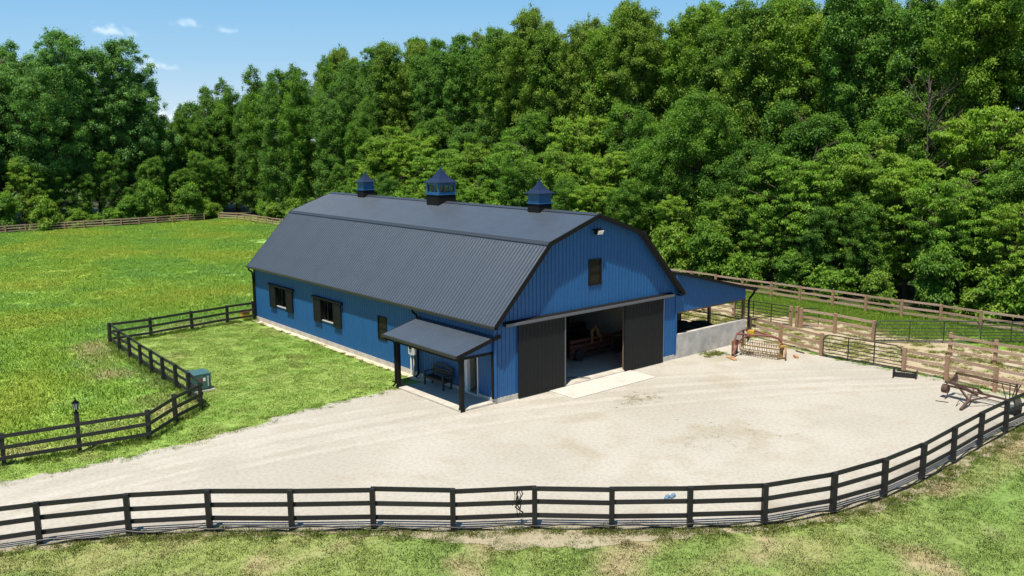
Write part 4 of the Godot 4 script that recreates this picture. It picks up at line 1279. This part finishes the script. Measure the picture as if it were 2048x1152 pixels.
# ------------------------------------------------------------------ fences and gates
func fence(called: String, label: String, pts: Array, ph: float, pw: float, rails: Array, rh: float, side: float, rm: Array, pm: Material, category := "fence", group := "", jitter := 0.012) -> Node3D:
	var f := thing(called, label, category, P(pts[0][0], pts[0][1]), group)
	for i in pts.size():
		var q: Array = pts[i]
		var a: Array = pts[maxi(i - 1, 0)]
		var c: Array = pts[mini(i + 1, pts.size() - 1)]
		var d := (P(c[0], c[1]) - P(a[0], a[1])).normalized()
		var tilt := Vector3(rng.randfn(0, 0.012), 1, rng.randfn(0, 0.012)).normalized()
		var bs := Basis(d, tilt, d.cross(tilt).normalized()).orthonormalized()
		var h: float = ph * rng.randf_range(0.985, 1.02) if q.size() < 3 else q[2]
		boxpart("post", Transform3D(bs, P(q[0], q[1], h / 2)), Vector3(pw, h, pw), pm, f)
	for i in pts.size() - 1:
		var a := P(pts[i][0], pts[i][1])
		var c := P(pts[i + 1][0], pts[i + 1][1])
		var d := (c - a).normalized()
		var nrm := d.cross(Vector3.UP) * side * (pw * 0.5 + 0.018)
		for y in rails:
			var ya: float = y + rng.randfn(0, jitter)
			var yc: float = y + rng.randfn(0, jitter)
			beampart("rail", a + nrm + Vector3.UP * ya - d * 0.06, c + nrm + Vector3.UP * yc + d * 0.06, 0.034 + 0.004 * (i % 2), rh, rm[rng.randi() % rm.size()], f)
	return f

func gate(called: String, label: String, a: Vector3, c: Vector3, h: float, y0: float, n: int, stays: Array, m: Material, rounded := 0.25, category := "gate", tr := 0.027) -> Node3D:
	var g := thing(called, label, category, a)
	var d := (c - a).normalized()
	var ln := (c - a).length()
	var pt := func(s: float, y: float) -> Vector3: return a + d * s + Vector3.UP * y
	var mb := MB.new()
	var r := rounded
	var pts := [pt.call(0.0, y0), pt.call(0.0, h - r), pt.call(r * 0.3, h - r * 0.3), pt.call(r, h), pt.call(ln - r, h), pt.call(ln - r * 0.3, h - r * 0.3), pt.call(ln, h - r), pt.call(ln, y0), pt.call(0.0, y0)]
	mb.tube(pts, [tr * 1.15], 6)
	put("frame", mb.mesh(), m, g)
	for k in n:
		var y := lerpf(y0, h, float(k + 1) / (n + 1))
		y = y0 + (h - y0) * pow(float(k + 1) / (n + 1), 1.12)
		var b2 := MB.new()
		b2.tube([pt.call(0.0, y), pt.call(ln, y)], [tr * 0.85], 6)
		put("bar", b2.mesh(), m, g)
	for s in stays:
		beampart("stay", pt.call(ln * s, y0), pt.call(ln * s, h), 0.03, 0.055, m, g, d)
	return g

func fences() -> void:
	rng.seed = 9
	var nf := fence("board_fence", "long black three-rail board fence curving across the foreground below the gravel yard", NEAR_FENCE, 1.31, 0.155, [0.37, 0.80, 1.225], 0.145, -1.0, [M.fence, M.fence_b, M.fence], M.fence_post)
	# two black hoses looped along the foot of it
	for k in 2:
		var pts := []
		for i in range(3, 20):
			for j in 6:
				var t := j / 6.0
				var a := Vector2(NEAR_FENCE[i][0], NEAR_FENCE[i][1]).lerp(Vector2(NEAR_FENCE[i + 1][0], NEAR_FENCE[i + 1][1]), t)
				var y := 0.05 + 0.11 * k + 0.05 * sin(i * 1.7 + j * 1.1 + k * 2.0) * (0.5 + 0.5 * k)
				pts.append(P(a.x - 0.07 - 0.02 * k, a.y - 0.09 - 0.02 * k + 0.02 * sin(i * 2.3 + j), maxf(0.03, y)))
		var mb := MB.new()
		mb.tube(pts, [0.026], 6)
		var o := put("hose", mb.mesh(), M.hose, self)
		tag(o, "lower of two black hoses lying along the foot of the near fence" if k == 0 else "upper black hose sagging between the posts of the near fence", "hose")
	var lf := fence("board_fence", "black three-rail board fence zigzagging round the lawn left of the barn", LEFT_FENCE, 1.22, 0.15, [0.30, 0.70, 1.12], 0.14, 1.0, [M.fence, M.fence_b, M.fence], M.fence_post)
	# lantern on a raised post
	beampart("tall_post", P(-15.74, 5.72, 1.2), P(-15.74, 5.72, 1.56), 0.152, 0.152, M.fence_post, lf, Vector3.RIGHT)
	var la := thing("post_lantern", "small dark iron lantern on top of the left black fence post", "lantern", P(-15.74, 5.72, 1.56))
	var c := P(-15.74, 5.72, 0)
	var mb := MB.new()
	mb.tube([c + Vector3(0, 1.56, 0), c + Vector3(0, 1.60, 0), c + Vector3(0, 1.63, 0), c + Vector3(0, 1.70, 0)], [0.10, 0.09, 0.04, 0.05], 10)
	put("lantern_base", mb.mesh(), M.black_metal, la)
	mb = MB.new()
	mb.tube([c + Vector3(0, 1.71, 0), c + Vector3(0, 1.95, 0)], [0.065, 0.095], 6)
	put("lantern_glass", mb.mesh(), M.grey, la)
	for k in 6:
		var a := TAU * k / 6
		var m2 := MB.new()
		m2.tube([c + Vector3(cos(a) * 0.075, 1.70, sin(a) * 0.075), c + Vector3(cos(a) * 0.105, 1.96, sin(a) * 0.105)], [0.011], 4)
		put("lantern_bar", m2.mesh(), M.black_metal, la)
	mb = MB.new()
	mb.tube([c + Vector3(0, 1.955, 0), c + Vector3(0, 1.99, 0), c + Vector3(0, 2.06, 0), c + Vector3(0, 2.09, 0), c + Vector3(0, 2.13, 0), c + Vector3(0, 2.19, 0)], [0.135, 0.12, 0.05, 0.022, 0.032, 0.006], 10)
	put("lantern_cap", mb.mesh(), M.black_metal, la)
	# brown fences
	var back := []
	var vv := -15.0
	while vv < 26.0:
		back.append([31.6 + 0.08 * sin(vv), vv]); vv += 2.46
	fence("rail_fence", "brown three-rail fence along the foot of the wood behind the corral", back, 1.17, 0.14, [0.32, 0.68, 1.08], 0.13, 1.0, [M.brown, M.brown_b], M.brown_post)
	back = []
	vv = 72.0
	while vv < 101.5:
		back.append([29.6 + 0.1 * sin(vv), vv]); vv += 2.46
	back.append([28.0, 102.3])
	fence("rail_fence", "short brown rail fence at the pasture corner left of the barn roof", back, 1.12, 0.14, [0.32, 0.66, 1.02], 0.13, 1.0, [M.brown, M.brown_b], M.brown_post)
	back = []
	var u := -13.0
	while u < 27.5:
		back.append([u, 102.0 + 0.3 * sin(u * 0.3)]); u += 2.42
	fence("rail_fence", "brown rail fence along the pasture's far end below the spreading trees", back, 1.1, 0.14, [0.32, 0.66, 1.0], 0.13, -1.0, [M.brown, M.brown_b], M.brown_post)
	fence("rail_fence", "brown rail fence between the lean-to corner and the closed black gate", [[19.7, 0.55], [19.15, -1.9], [18.6, -4.78]], 1.24, 0.16, [0.30, 0.68, 1.08], 0.15, -1.0, [M.brown_b, M.brown], M.brown_post)
	fence("rail_fence", "brown rail fence right of the closed black gate, behind the rusty implement", [[18.62, -9.3], [18.6, -11.4], [18.25, -13.75], [17.95, -16.3]], 1.24, 0.16, [0.30, 0.68, 1.08], 0.15, -1.0, [M.brown_b, M.brown], M.brown_post)
	fence("rail_fence", "brown rail fence in the middle of the corral left of the open gate", [[24.0, -0.15], [24.05, -2.4], [23.7, -5.0]], 1.26, 0.16, [0.32, 0.70, 1.12], 0.14, -1.0, [M.brown_b, M.brown], M.brown_post)
	fence("rail_fence", "brown rail fence in the corral seen through the lean-to opening", [[23.7, 4.6], [23.6, 7.0], [23.6, 9.4], [23.6, 11.8]], 1.26, 0.16, [0.32, 0.70, 1.12], 0.14, -1.0, [M.brown_b, M.brown], M.brown_post)
	fence("rail_fence", "brown rail fence in the corral right of the open gate", [[23.54, -9.36], [23.52, -11.65], [23.4, -14.0], [23.3, -16.4]], 1.28, 0.16, [0.32, 0.72, 1.12], 0.14, 1.0, [M.brown_b, M.brown], M.brown_post)
	for q in [[23.76, 0.42], [23.95, 0.10]]:
		var post := thing("gate_post", "left of two brown gate posts standing close together in the corral" if q[1] > 0.3 else "right of two brown gate posts standing close together in the corral", "post", P(q[0], q[1]))
		boxpart("timber", Transform3D(Basis(), P(q[0], q[1], 0.66)), Vector3(0.17, 1.32, 0.17), M.brown_post, post)
		boxpart("hinge_plate", Transform3D(Basis(), P(q[0] - 0.09, q[1], 1.0)), Vector3(0.02, 0.06, 0.14), M.gate, post)
	gate("tube_gate", "closed black tubular gate between the gravel yard and the corral", P(18.5, -4.95), P(18.8, -9.1), 1.24, 0.12, 5, [0.33, 0.66], M.gate, 0.3)
	gate("tube_gate", "dark green tubular gate swung open in the middle of the corral", P(23.6, -5.15), P(27.66, -9.14), 1.28, 0.15, 5, [0.33, 0.66], M.gate_green, 0.25)
	gate("tube_gate", "dark tubular gate reaching from the open gate to the back fence", P(27.70, -9.2), P(31.5, -12.6), 1.26, 0.15, 5, [0.33, 0.66], M.gate_green, 0.25)
	gate("tube_gate", "black tubular panel just right of the lean-to post in the corral", P(23.86, 0.55), P(23.66, 4.45), 1.26, 0.12, 5, [0.33, 0.66], M.gate, 0.08)
	gate("tube_gate", "narrow black ladder-like gate beside the double posts in the corral", P(24.12, -0.08), P(25.0, -0.75), 1.2, 0.15, 4, [], M.gate, 0.08)
	gate("tube_gate", "black pipe rails along the open side of the lean-to", P(18.4, 0.3), P(18.4, 6.9), 1.28, 0.4, 2, [0.33, 0.66], M.gate, 0.05)

# ------------------------------------------------------------------ things in the yard
func bench() -> void:
	var t := thing("bench", "dark slatted garden bench against the blue wall on the porch", "bench", P(-0.45, 3.75, 0.1))
	var v0 := 2.95
	var v1 := 4.55
	for k in 4:
		bx(-0.72 + k * 0.12, -0.62 + k * 0.12, v0, v1, 0.52, 0.555, "seat_slat", M.bench, t)
	for e in [v0 + 0.04, v1 - 0.04]:
		bx(-0.74, -0.67, e - 0.035, e + 0.035, 0.1, 0.74, "leg", M.bench, t)
		beampart("leg", P(-0.28, e, 0.1), P(-0.14, e, 1.06), 0.07, 0.06, M.bench, t, fvz())
		bx(-0.76, -0.2, e - 0.04, e + 0.04, 0.74, 0.78, "armrest", M.bench, t)
		bx(-0.70, -0.25, e - 0.025, e + 0.025, 0.44, 0.52, "seat_rail", M.bench, t)
	bx(-0.73, -0.69, v0, v1, 0.44, 0.52, "apron", M.bench, t)
	for k in 4:
		var y := 0.66 + k * 0.12
		var mb := MB.new()
		var pts := []
		for i in 9:
			var s := i / 8.0
			var arch := 0.10 * sin(s * PI) if k == 3 else 0.0
			pts.append(P(-0.235 + (y - 0.66) * 0.16, lerpf(v0 + 0.05, v1 - 0.05, s), y + arch))
		for i in 8:
			mb.beam(pts[i], pts[i + 1], 0.025, 0.085)
		put("back_slat", mb.mesh(), M.bench, t)

func fvz() -> Vector3:
	return Vector3(0, 0, -1)

func meter() -> void:
	var t := thing("electric_meter", "grey electric meter box on the blue wall beside the porch post", "meter", P(-0.1, 6.45, 0.9))
	bx(-0.19, -0.02, 6.22, 6.68, 1.12, 1.78, "box", M.white, t)
	bx(-0.20, -0.19, 6.26, 6.64, 1.18, 1.72, "cover", M.grey, t)
	var mb := MB.new()
	mb.disc(P(-0.22, 6.45, 1.5), Vector3.LEFT, 0.10, 0.08, 16)
	put("dial", mb.mesh(), M.glass, t)
	bx(-0.2, -0.02, 6.02, 6.16, 1.4, 1.66, "disconnect", M.grey, t)
	for q in [6.60, 6.36]:
		var m2 := MB.new()
		m2.tube([P(-0.09, q, 1.12), P(-0.09, q, 0.25), P(-0.12, q, 0.0)], [0.045], 8)
		put("conduit", m2.mesh(), M.white if q > 6.5 else M.grey, t)

func transformer() -> void:
	var t := thing("transformer", "green pad-mounted electric transformer box inside the left fence", "transformer", P(-9.1, 11.2))
	bx(-9.62, -8.5, 10.70, 11.75, 0.0, 0.06, "pad", M.concrete, t)
	var mb := MB.new()
	var u0 := -9.55
	var u1 := -8.67
	var v0 := 10.78
	var v1 := 11.66
	mb.box(Transform3D(Basis(), P((u0 + u1) / 2, (v0 + v1) / 2, 0.46)), Vector3(u1 - u0, 0.72, v1 - v0))
	put("cabinet", mb.mesh(), M.tx, t)
	mb = MB.new()
	mb.box(Transform3D(Basis(Vector3.RIGHT, 0.04), P((u0 + u1) / 2, (v0 + v1) / 2, 0.845)), Vector3(u1 - u0 + 0.05, 0.05, v1 - v0 + 0.05))
	put("lid", mb.mesh(), M.tx, t)
	bx(u0 + 0.04, u1 - 0.04, v0 - 0.02, v0, 0.14, 0.78, "door", M.tx, t)
	bx(-9.05, -8.93, v0 - 0.026, v0 - 0.021, 0.5, 0.66, "label_plate", M.white, t)
	bx(-9.2, -9.05, v0 - 0.026, v0 - 0.021, 0.5, 0.66, "warning_plate", M.red, t)
	bx(-8.84, -8.79, v0 - 0.05, v0 - 0.02, 0.25, 0.72, "handle", M.grey, t)
	bx(-9.5, -9.35, 11.66, 11.76, 0.75, 0.92, "vent", M.tx, t)

func hay_rake() -> void:
	var t := thing("hay_rake", "old red and yellow side-delivery hay rake parked by the concrete wall", "hay rake", P(15.6, -2.6))
	var tubes := [
		[[15.05, -1.75, 0.25], [15.15, -1.85, 0.6], [15.3, -2.05, 1.0], [15.5, -2.35, 1.2], [15.85, -2.95, 1.24], [16.15, -3.35, 1.2], [16.4, -3.62, 1.05], [16.52, -3.75, 0.75], [16.55, -3.8, 0.5]],
		[[14.95, -1.75, 0.3], [15.2, -1.65, 0.8], [15.45, -1.6, 1.15], [15.9, -1.7, 1.35], [16.2, -2.3, 1.32]],
		[[15.45, -1.6, 1.15], [15.6, -2.4, 1.22]],
		[[15.15, -1.75, 0.7], [15.7, -1.45, 0.75], [16.1, -1.5, 0.5]],
		[[15.9, -1.7, 1.35], [16.1, -1.55, 0.5]],
		[[16.2, -2.3, 1.32], [16.4, -3.5, 1.1]],
	]
	for q in tubes:
		var pts := []
		for e in q:
			pts.append(P(e[0], e[1], e[2]))
		var mb := MB.new()
		mb.tube(pts, [0.05], 7)
		put("frame_tube", mb.mesh(), M.red, t)
	# drawbar, jack and the plank under it
	var mb2 := MB.new()
	mb2.beam(P(15.15, -1.85, 0.55), P(14.7, -1.95, 0.18), 0.1, 0.14)
	put("drawbar", mb2.mesh(), M.red, t)
	mb2 = MB.new()
	mb2.tube([P(14.62, -1.93, 0.08), P(14.62, -1.93, 0.62)], [0.03], 6)
	put("jack", mb2.mesh(), M.rust, t)
	# reel: two spiders, five bars with tines
	var a := P(15.75, -1.75, 0.55)
	var c := P(16.3, -3.75, 0.52)
	var ax := (c - a).normalized()
	var sx := ax.cross(Vector3.UP).normalized()
	for e in [a, c]:
		var mb := MB.new()
		mb.ring(e, ax, 0.34, 0.025, 18, 5)
		for k in 5:
			var an := TAU * k / 5 + 0.3
			mb.tube([e, e + (sx * cos(an) + Vector3.UP * sin(an)) * 0.34], [0.02], 5)
		put("reel_wheel", mb.mesh(), M.ochre, t)
	var shaft := MB.new()
	shaft.tube([a, c], [0.03], 6)
	put("reel_shaft", shaft.mesh(), M.rust, t)
	for k in 5:
		var an := TAU * k / 5 + 0.3
		var o := (sx * cos(an) + Vector3.UP * sin(an)) * 0.34
		var mb := MB.new()
		mb.tube([a + o, c + o], [0.022], 6)
		var bar := put("reel_bar", mb.mesh(), M.ochre, t)
		var tn := MB.new()
		for i in 16:
			var p := a.lerp(c, (i + 0.5) / 16.0) + o
			tn.tube([p, p + Vector3(0, -0.16, 0) + sx * 0.02, p + Vector3(0, -0.26, 0) - sx * 0.03], [0.016], 4)
		var teeth := put("tines", tn.mesh(), M.ochre, bar)
		teeth.set_meta("kind", "stuff")
	# stripper bars hang round the reel
	for k in 9:
		var p := a.lerp(c, (k + 0.5) / 9.0)
		var mb := MB.new()
		mb.ring(p, ax, 0.42, 0.012, 10, 4, -0.4, 2.4)
		put("stripper", mb.mesh(), M.ochre, t)
	# land wheels with spokes
	for q in [[15.72, -1.45, 0.36], [16.42, -4.02, 0.36], [16.0, -1.2, 0.32]]:
		var w := P(q[0], q[1], q[2])
		var wd := Vector3(0.55, 0, 0.83).normalized()
		var mb := MB.new()
		mb.ring(w, wd, q[2] - 0.05, 0.05, 20, 6)
		var wheel := put("wheel", mb.mesh(), M.tyre if q[1] > -2 else M.ochre, t)
		mb = MB.new()
		mb.disc(w, wd, 0.1, 0.12, 10)
		for k in 6:
			var x := wd.cross(Vector3.UP)
			var an := TAU * k / 6
			mb.tube([w, w + (x * cos(an) + Vector3.UP * sin(an)) * (q[2] - 0.06)], [0.014], 4)
		put("rim", mb.mesh(), M.ochre, wheel)
	# gear case and guard
	boxpart("gear_case", Transform3D(Basis(Vector3.UP, 0.5), P(15.95, -2.15, 1.22)), Vector3(0.42, 0.3, 0.34), M.yellow, t)
	mb2 = MB.new()
	mb2.disc(P(15.82, -2.0, 1.42), Vector3(0.3, 0.2, 0.9).normalized(), 0.13, 0.1, 14)
	put("pulley", mb2.mesh(), M.rust, t)
	boxpart("guard", Transform3D(Basis(Vector3.UP, 0.4), P(15.75, -1.12, 0.5)), Vector3(0.2, 0.34, 0.06), M.ochre, t)
	boxpart("guard", Transform3D(Basis(Vector3.UP, 1.3), P(16.33, -3.82, 0.36)), Vector3(0.06, 0.6, 0.22), M.ochre, t)
	boxpart("guard", Transform3D(Basis(Vector3.UP, 1.0), P(16.35, -3.86, 0.72)), Vector3(0.3, 0.08, 0.4), M.ochre, t)
	var pl := thing("plank", "orange-brown board lying under the hay rake's jack", "plank", P(14.45, -2.05))
	boxpart("board", Transform3D(Basis(Vector3.UP, 1.2), P(14.45, -2.05, 0.045)), Vector3(0.75, 0.05, 0.2), M.wood, pl)
	boxpart("board", Transform3D(Basis(Vector3.UP, 0.7), P(14.62, -1.95, 0.09)), Vector3(0.4, 0.045, 0.22), M.wood, pl)
	var p2 := thing("wood_block", "short pale wood block lying on the gravel right of the hay rake", "wood block", P(17.2, -4.15))
	boxpart("block", Transform3D(Basis(Vector3.UP, 0.9), P(17.2, -4.15, 0.07)), Vector3(0.42, 0.12, 0.16), M.wood, p2)
	var p3 := thing("pipe", "dark iron pipe lying by the brown fence behind the wood block", "pipe", P(18.4, -3.6))
	var pm := MB.new()
	pm.tube([P(18.45, -3.35, 0.05), P(18.3, -3.95, 0.05)], [0.035], 8)
	put("shaft", pm.mesh(), M.rust, p3)

func implement() -> void:
	var t := thing("field_implement", "rusty brown farm implement with long frame and hitch beside the brown fence", "farm implement", P(16.0, -13.8))
	var add := func(called: String, a: Array, c: Array, r: float, m: Material) -> void:
		var mb := MB.new()
		mb.tube([P(a[0], a[1], a[2]), P(c[0], c[1], c[2])], [r], 6)
		put(called, mb.mesh(), m, t)
	var bar := func(called: String, a: Array, c: Array, w: float, h: float, m: Material) -> void:
		beampart(called, P(a[0], a[1], a[2]), P(c[0], c[1], c[2]), w, h, m, t)
	add.call("top_rail", [16.42, -12.75, 1.08], [16.28, -15.4, 1.08], 0.032, M.rust)
	add.call("top_rail", [16.55, -12.75, 1.0], [16.3, -15.35, 0.98], 0.028, M.rust)
	bar.call("main_beam", [15.72, -12.6, 0.74], [15.62, -14.1, 0.74], 0.08, 0.08, M.rust)
	bar.call("rear_beam", [16.05, -12.7, 0.5], [15.95, -15.5, 0.42], 0.08, 0.08, M.rust)
	bar.call("cross_beam", [15.7, -12.68, 0.7], [16.45, -12.78, 0.95], 0.07, 0.09, M.rust)
	bar.call("cross_beam", [15.64, -14.05, 0.7], [16.02, -14.1, 0.48], 0.07, 0.09, M.rust)
	add.call("low_rail", [16.5, -12.9, 0.4], [16.3, -15.4, 0.3], 0.025, M.rust)
	add.call("low_rail", [16.2, -13.4, 0.25], [16.1, -15.6, 0.2], 0.022, M.rust)
	add.call("upright", [16.42, -12.76, 0.4], [16.44, -12.76, 1.12], 0.035, M.rust)
	add.call("upright", [16.28, -15.35, 0.3], [16.28, -15.38, 1.12], 0.035, M.rust)
	# seed box and drum on the left end
	boxpart("hopper", Transform3D(Basis(Vector3.UP, 0.05) * Basis(Vector3.RIGHT, 0.3), P(15.85, -13.4, 0.58)), Vector3(0.12, 0.12, 1.2), M.rust, t)
	var mb := MB.new()
	mb.disc(P(15.78, -12.62, 0.42), Vector3(0, 0, 1), 0.2, 0.24, 16)
	put("drum", mb.mesh(), M.rust, t)
	mb = MB.new()
	mb.face(P(15.95, -12.7, 0.72), P(16.45, -12.76, 1.1), P(16.5, -12.8, 0.75), P(16.2, -12.8, 0.6), Vector3(0, 0, 1))
	mb.face(P(15.95, -12.73, 0.72), P(16.45, -12.79, 1.1), P(16.5, -12.83, 0.75), P(16.2, -12.83, 0.6), Vector3(0, 0, -1))
	put("end_plate", mb.mesh(), M.rust, t)
	add.call("leg", [15.8, -12.75, 0.3], [15.5, -12.75, 0.02], 0.025, M.rust)
	# V hitch down to the ground
	bar.call("hitch_arm", [15.78, -13.25, 0.55], [15.08, -13.95, 0.3], 0.07, 0.08, M.rust)
	bar.call("hitch_arm", [15.8, -14.55, 0.48], [15.08, -13.95, 0.3], 0.05, 0.06, M.rust)
	bar.call("hitch_arm", [16.1, -13.7, 0.6], [15.1, -13.95, 0.28], 0.06, 0.07, M.rust)
	bar.call("tongue", [15.12, -13.93, 0.3], [14.28, -13.95, 0.06], 0.1, 0.09, M.rust)
	add.call("chain", [15.3, -13.5, 0.3], [14.75, -13.55, 0.02], 0.015, M.rust)
	add.call("hose_end", [15.05, -13.1, 0.03], [14.9, -12.6, 0.03], 0.02, M.hose)
	# worn wheel behind the black fence
	mb = MB.new()
	mb.disc(P(15.45, -15.68, 0.38), Vector3(0.6, 0, 0.8).normalized(), 0.38, 0.26, 22)
	var wh := put("wheel", mb.mesh(), M.tyre, t)
	mb = MB.new()
	mb.disc(P(15.33, -15.52, 0.38) , Vector3(0.6, 0, 0.8).normalized(), 0.22, 0.3, 16)
	put("rim", mb.mesh(), M.steel, wh)
	# bent tines standing at the right end
	for q in [[15.95, -15.1, 0.25], [16.05, -15.2, 0.05], [16.15, -15.25, -0.12], [16.25, -15.3, -0.2]]:
		add.call("tine", [q[0], q[1], 0.45], [q[0] + 0.05, q[1] + q[2], 1.12], 0.022, M.tyre)
	var bl := thing("box_blade", "black scraper blade with two end plates lying before the brown gate post", "scraper", P(17.5, -9.9))
	var d := (P(17.85, -10.3) - P(17.3, -9.45)).normalized()
	beampart("blade", P(17.42, -9.45, 0.16), P(17.86, -10.3, 0.13), 0.05, 0.22, M.hose, bl)
	boxpart("end_plate", Transform3D(Basis(Vector3.UP, 0.3), P(17.35, -9.45, 0.24)), Vector3(0.5, 0.46, 0.05), M.hose, bl)
	boxpart("end_plate", Transform3D(Basis(Vector3.UP, 0.3), P(17.85, -10.32, 0.2)), Vector3(0.35, 0.38, 0.05), M.hose, bl)
	beampart("top_bar", P(17.5, -9.5, 0.34), P(17.9, -10.25, 0.28), 0.06, 0.06, M.hose, bl)

func small_things() -> void:
	rng.seed = 31
	var y := thing("yellow_bin", "yellow and orange box on the ground at the barn's far corner behind the fence", "box", P(-0.5, 26.3))
	bx(-0.65, -0.15, 26.0, 26.5, 0.0, 0.42, "bin", M.yellow, y)
	bx(-0.68, -0.12, 25.97, 26.53, 0.42, 0.48, "lid", M.red, y)
	# blue bag
	var b := thing("blue_bag", "crumpled blue plastic bag lying on the gravel behind the near fence", "bag", P(-2.2, -11.9))
	var mb := MB.new()
	for k in 4:
		mb.ball(P(-2.37 + k * 0.11, -11.85 + 0.05 * sin(k * 2.0), 0.05), Vector3(0.10, 0.06 + 0.02 * (k % 2), 0.08), 7, 5)
	put("plastic", mb.mesh(), M.tarp, b)
	# wire tangle hooked over the near fence
	var tw := thing("twine", "tangle of black twine hanging from the near fence left of its middle post", "twine", P(-6.0, -10.9, 1.0))
	for k in 7:
		var p := P(-7.35 + rng.randfn(0, 0.06), -10.25 + rng.randfn(0, 0.05), 1.18)
		var m2 := MB.new()
		m2.tube([p, p + Vector3(rng.randfn(0, 0.06), -0.12, rng.randfn(0, 0.05)), p + Vector3(rng.randfn(0, 0.1), -0.3 - 0.1 * (k % 3), rng.randfn(0, 0.06)), p + Vector3(rng.randfn(0, 0.06), -0.45 - 0.14 * (k % 4), 0.02)], [0.022 if k < 3 else 0.012], 4)
		put("strand", m2.mesh(), M.hose, tw)
	# hose on the sill of the big door
	var h := thing("garden_hose", "thin black hose looped over the concrete sill inside the big barn door", "hose", P(4.6, 0.3))
	mb = MB.new()
	var pts := []
	for i in 15:
		var s := i / 14.0
		pts.append(P(4.25 + s * 1.6, 0.75 * sin(s * PI) - 0.1 * s, 0.13 + (0.22 * sin(s * PI) if s < 0.4 else 0.02)))
	mb.tube(pts, [0.022], 6)
	put("coil", mb.mesh(), M.hose, h)
	# heap of bedding in the lean-to
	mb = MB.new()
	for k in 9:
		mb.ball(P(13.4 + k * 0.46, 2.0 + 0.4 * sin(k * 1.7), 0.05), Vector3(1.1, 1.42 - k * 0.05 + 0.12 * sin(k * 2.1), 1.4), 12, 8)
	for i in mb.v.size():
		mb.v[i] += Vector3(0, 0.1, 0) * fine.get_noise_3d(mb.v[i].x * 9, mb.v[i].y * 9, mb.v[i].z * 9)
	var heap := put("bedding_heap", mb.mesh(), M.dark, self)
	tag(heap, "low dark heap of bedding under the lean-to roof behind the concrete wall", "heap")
	# inside the barn: pens, an old red machine and a saddle
	var pen := thing("stall_partition", "row of wooden stall boards and posts inside the barn behind the big door", "stall", P(8.0, 8.0, 0.1))
	for k in 7:
		beampart("stall_post", P(3.2 + k * 1.45, 8.0, 0.1), P(3.2 + k * 1.45, 8.0, 2.6), 0.14, 0.14, M.plank, pen, Vector3.RIGHT)
	for k in 7:
		bx(3.1, 12.0, 7.88, 7.93, 0.25 + k * 0.21, 0.42 + k * 0.21, "stall_board", M.plank, pen)
	for k in 22:
		bx(3.3 + k * 0.38, 3.33 + k * 0.38, 7.9, 7.93, 1.7, 2.6, "stall_bar", M.gate, pen)
	var m := thing("red_machine", "dull red slatted hay wagon parked inside the barn doorway", "wagon", P(9.3, 4.2, 0.1))
	for k in 5:
		bx(7.4, 11.4, 2.9 + k * 0.62, 3.4 + k * 0.62, 0.72, 0.78, "bed_board", M.old_red, m)
	for e in [2.86, 6.0]:
		for k in 4:
			bx(7.3, 11.5, e, e + 0.05, 0.3 + k * 0.26, 0.46 + k * 0.26, "side_board", M.old_red, m)
		for k in 5:
			bx(7.35 + k * 1.02, 7.43 + k * 1.02, e - 0.06, e, 0.25, 1.15, "stake", M.old_red, m)
	for q in [[7.9, 2.9], [10.8, 2.9], [7.9, 6.0], [10.8, 6.0]]:
		var w := MB.new()
		w.disc(P(q[0], q[1] - 0.12, 0.42), Vector3(0, 0, 1), 0.32, 0.16, 18)
		put("wheel", w.mesh(), M.tyre, m)
	var s := thing("saddle", "tan leather-coloured saddle shape resting on the red wagon in the barn", "saddle", P(9.2, 3.1, 1.3))
	mb = MB.new()
	var sp := []
	for i in 11:
		var a := lerpf(-2.4, 2.4, i / 10.0)
		sp.append(P(9.2 + sin(a) * 0.24, 2.95, 1.42 + cos(a) * 0.22))
	mb.tube(sp, [0.10], 7)
	put("seat", mb.mesh(), M.tan, s)
	mb = MB.new()
	mb.tube([P(9.2, 2.85, 1.66), P(9.15, 2.8, 1.82), P(9.1, 2.78, 1.86)], [0.05, 0.04, 0.06], 7)
	put("horn", mb.mesh(), M.tan, s)
	for e in [-1.0, 1.0]:
		mb = MB.new()
		mb.beam(P(9.2 + e * 0.28, 2.84, 1.35), P(9.2 + e * 0.33, 2.84, 0.85), 0.03, 0.16, Vector3.RIGHT)
		put("stirrup_strap", mb.mesh(), M.tan, s)

func _ready() -> void:
	setup()
	noise.seed = 3; noise.frequency = 0.05; noise.fractal_octaves = 3
	fine.seed = 8; fine.frequency = 0.11; fine.fractal_octaves = 4
	materials()
	ground()
	barn()
	fences()
	trees()
	bench()
	meter()
	transformer()
	hay_rake()
	implement()
	small_things()
	vegetation()
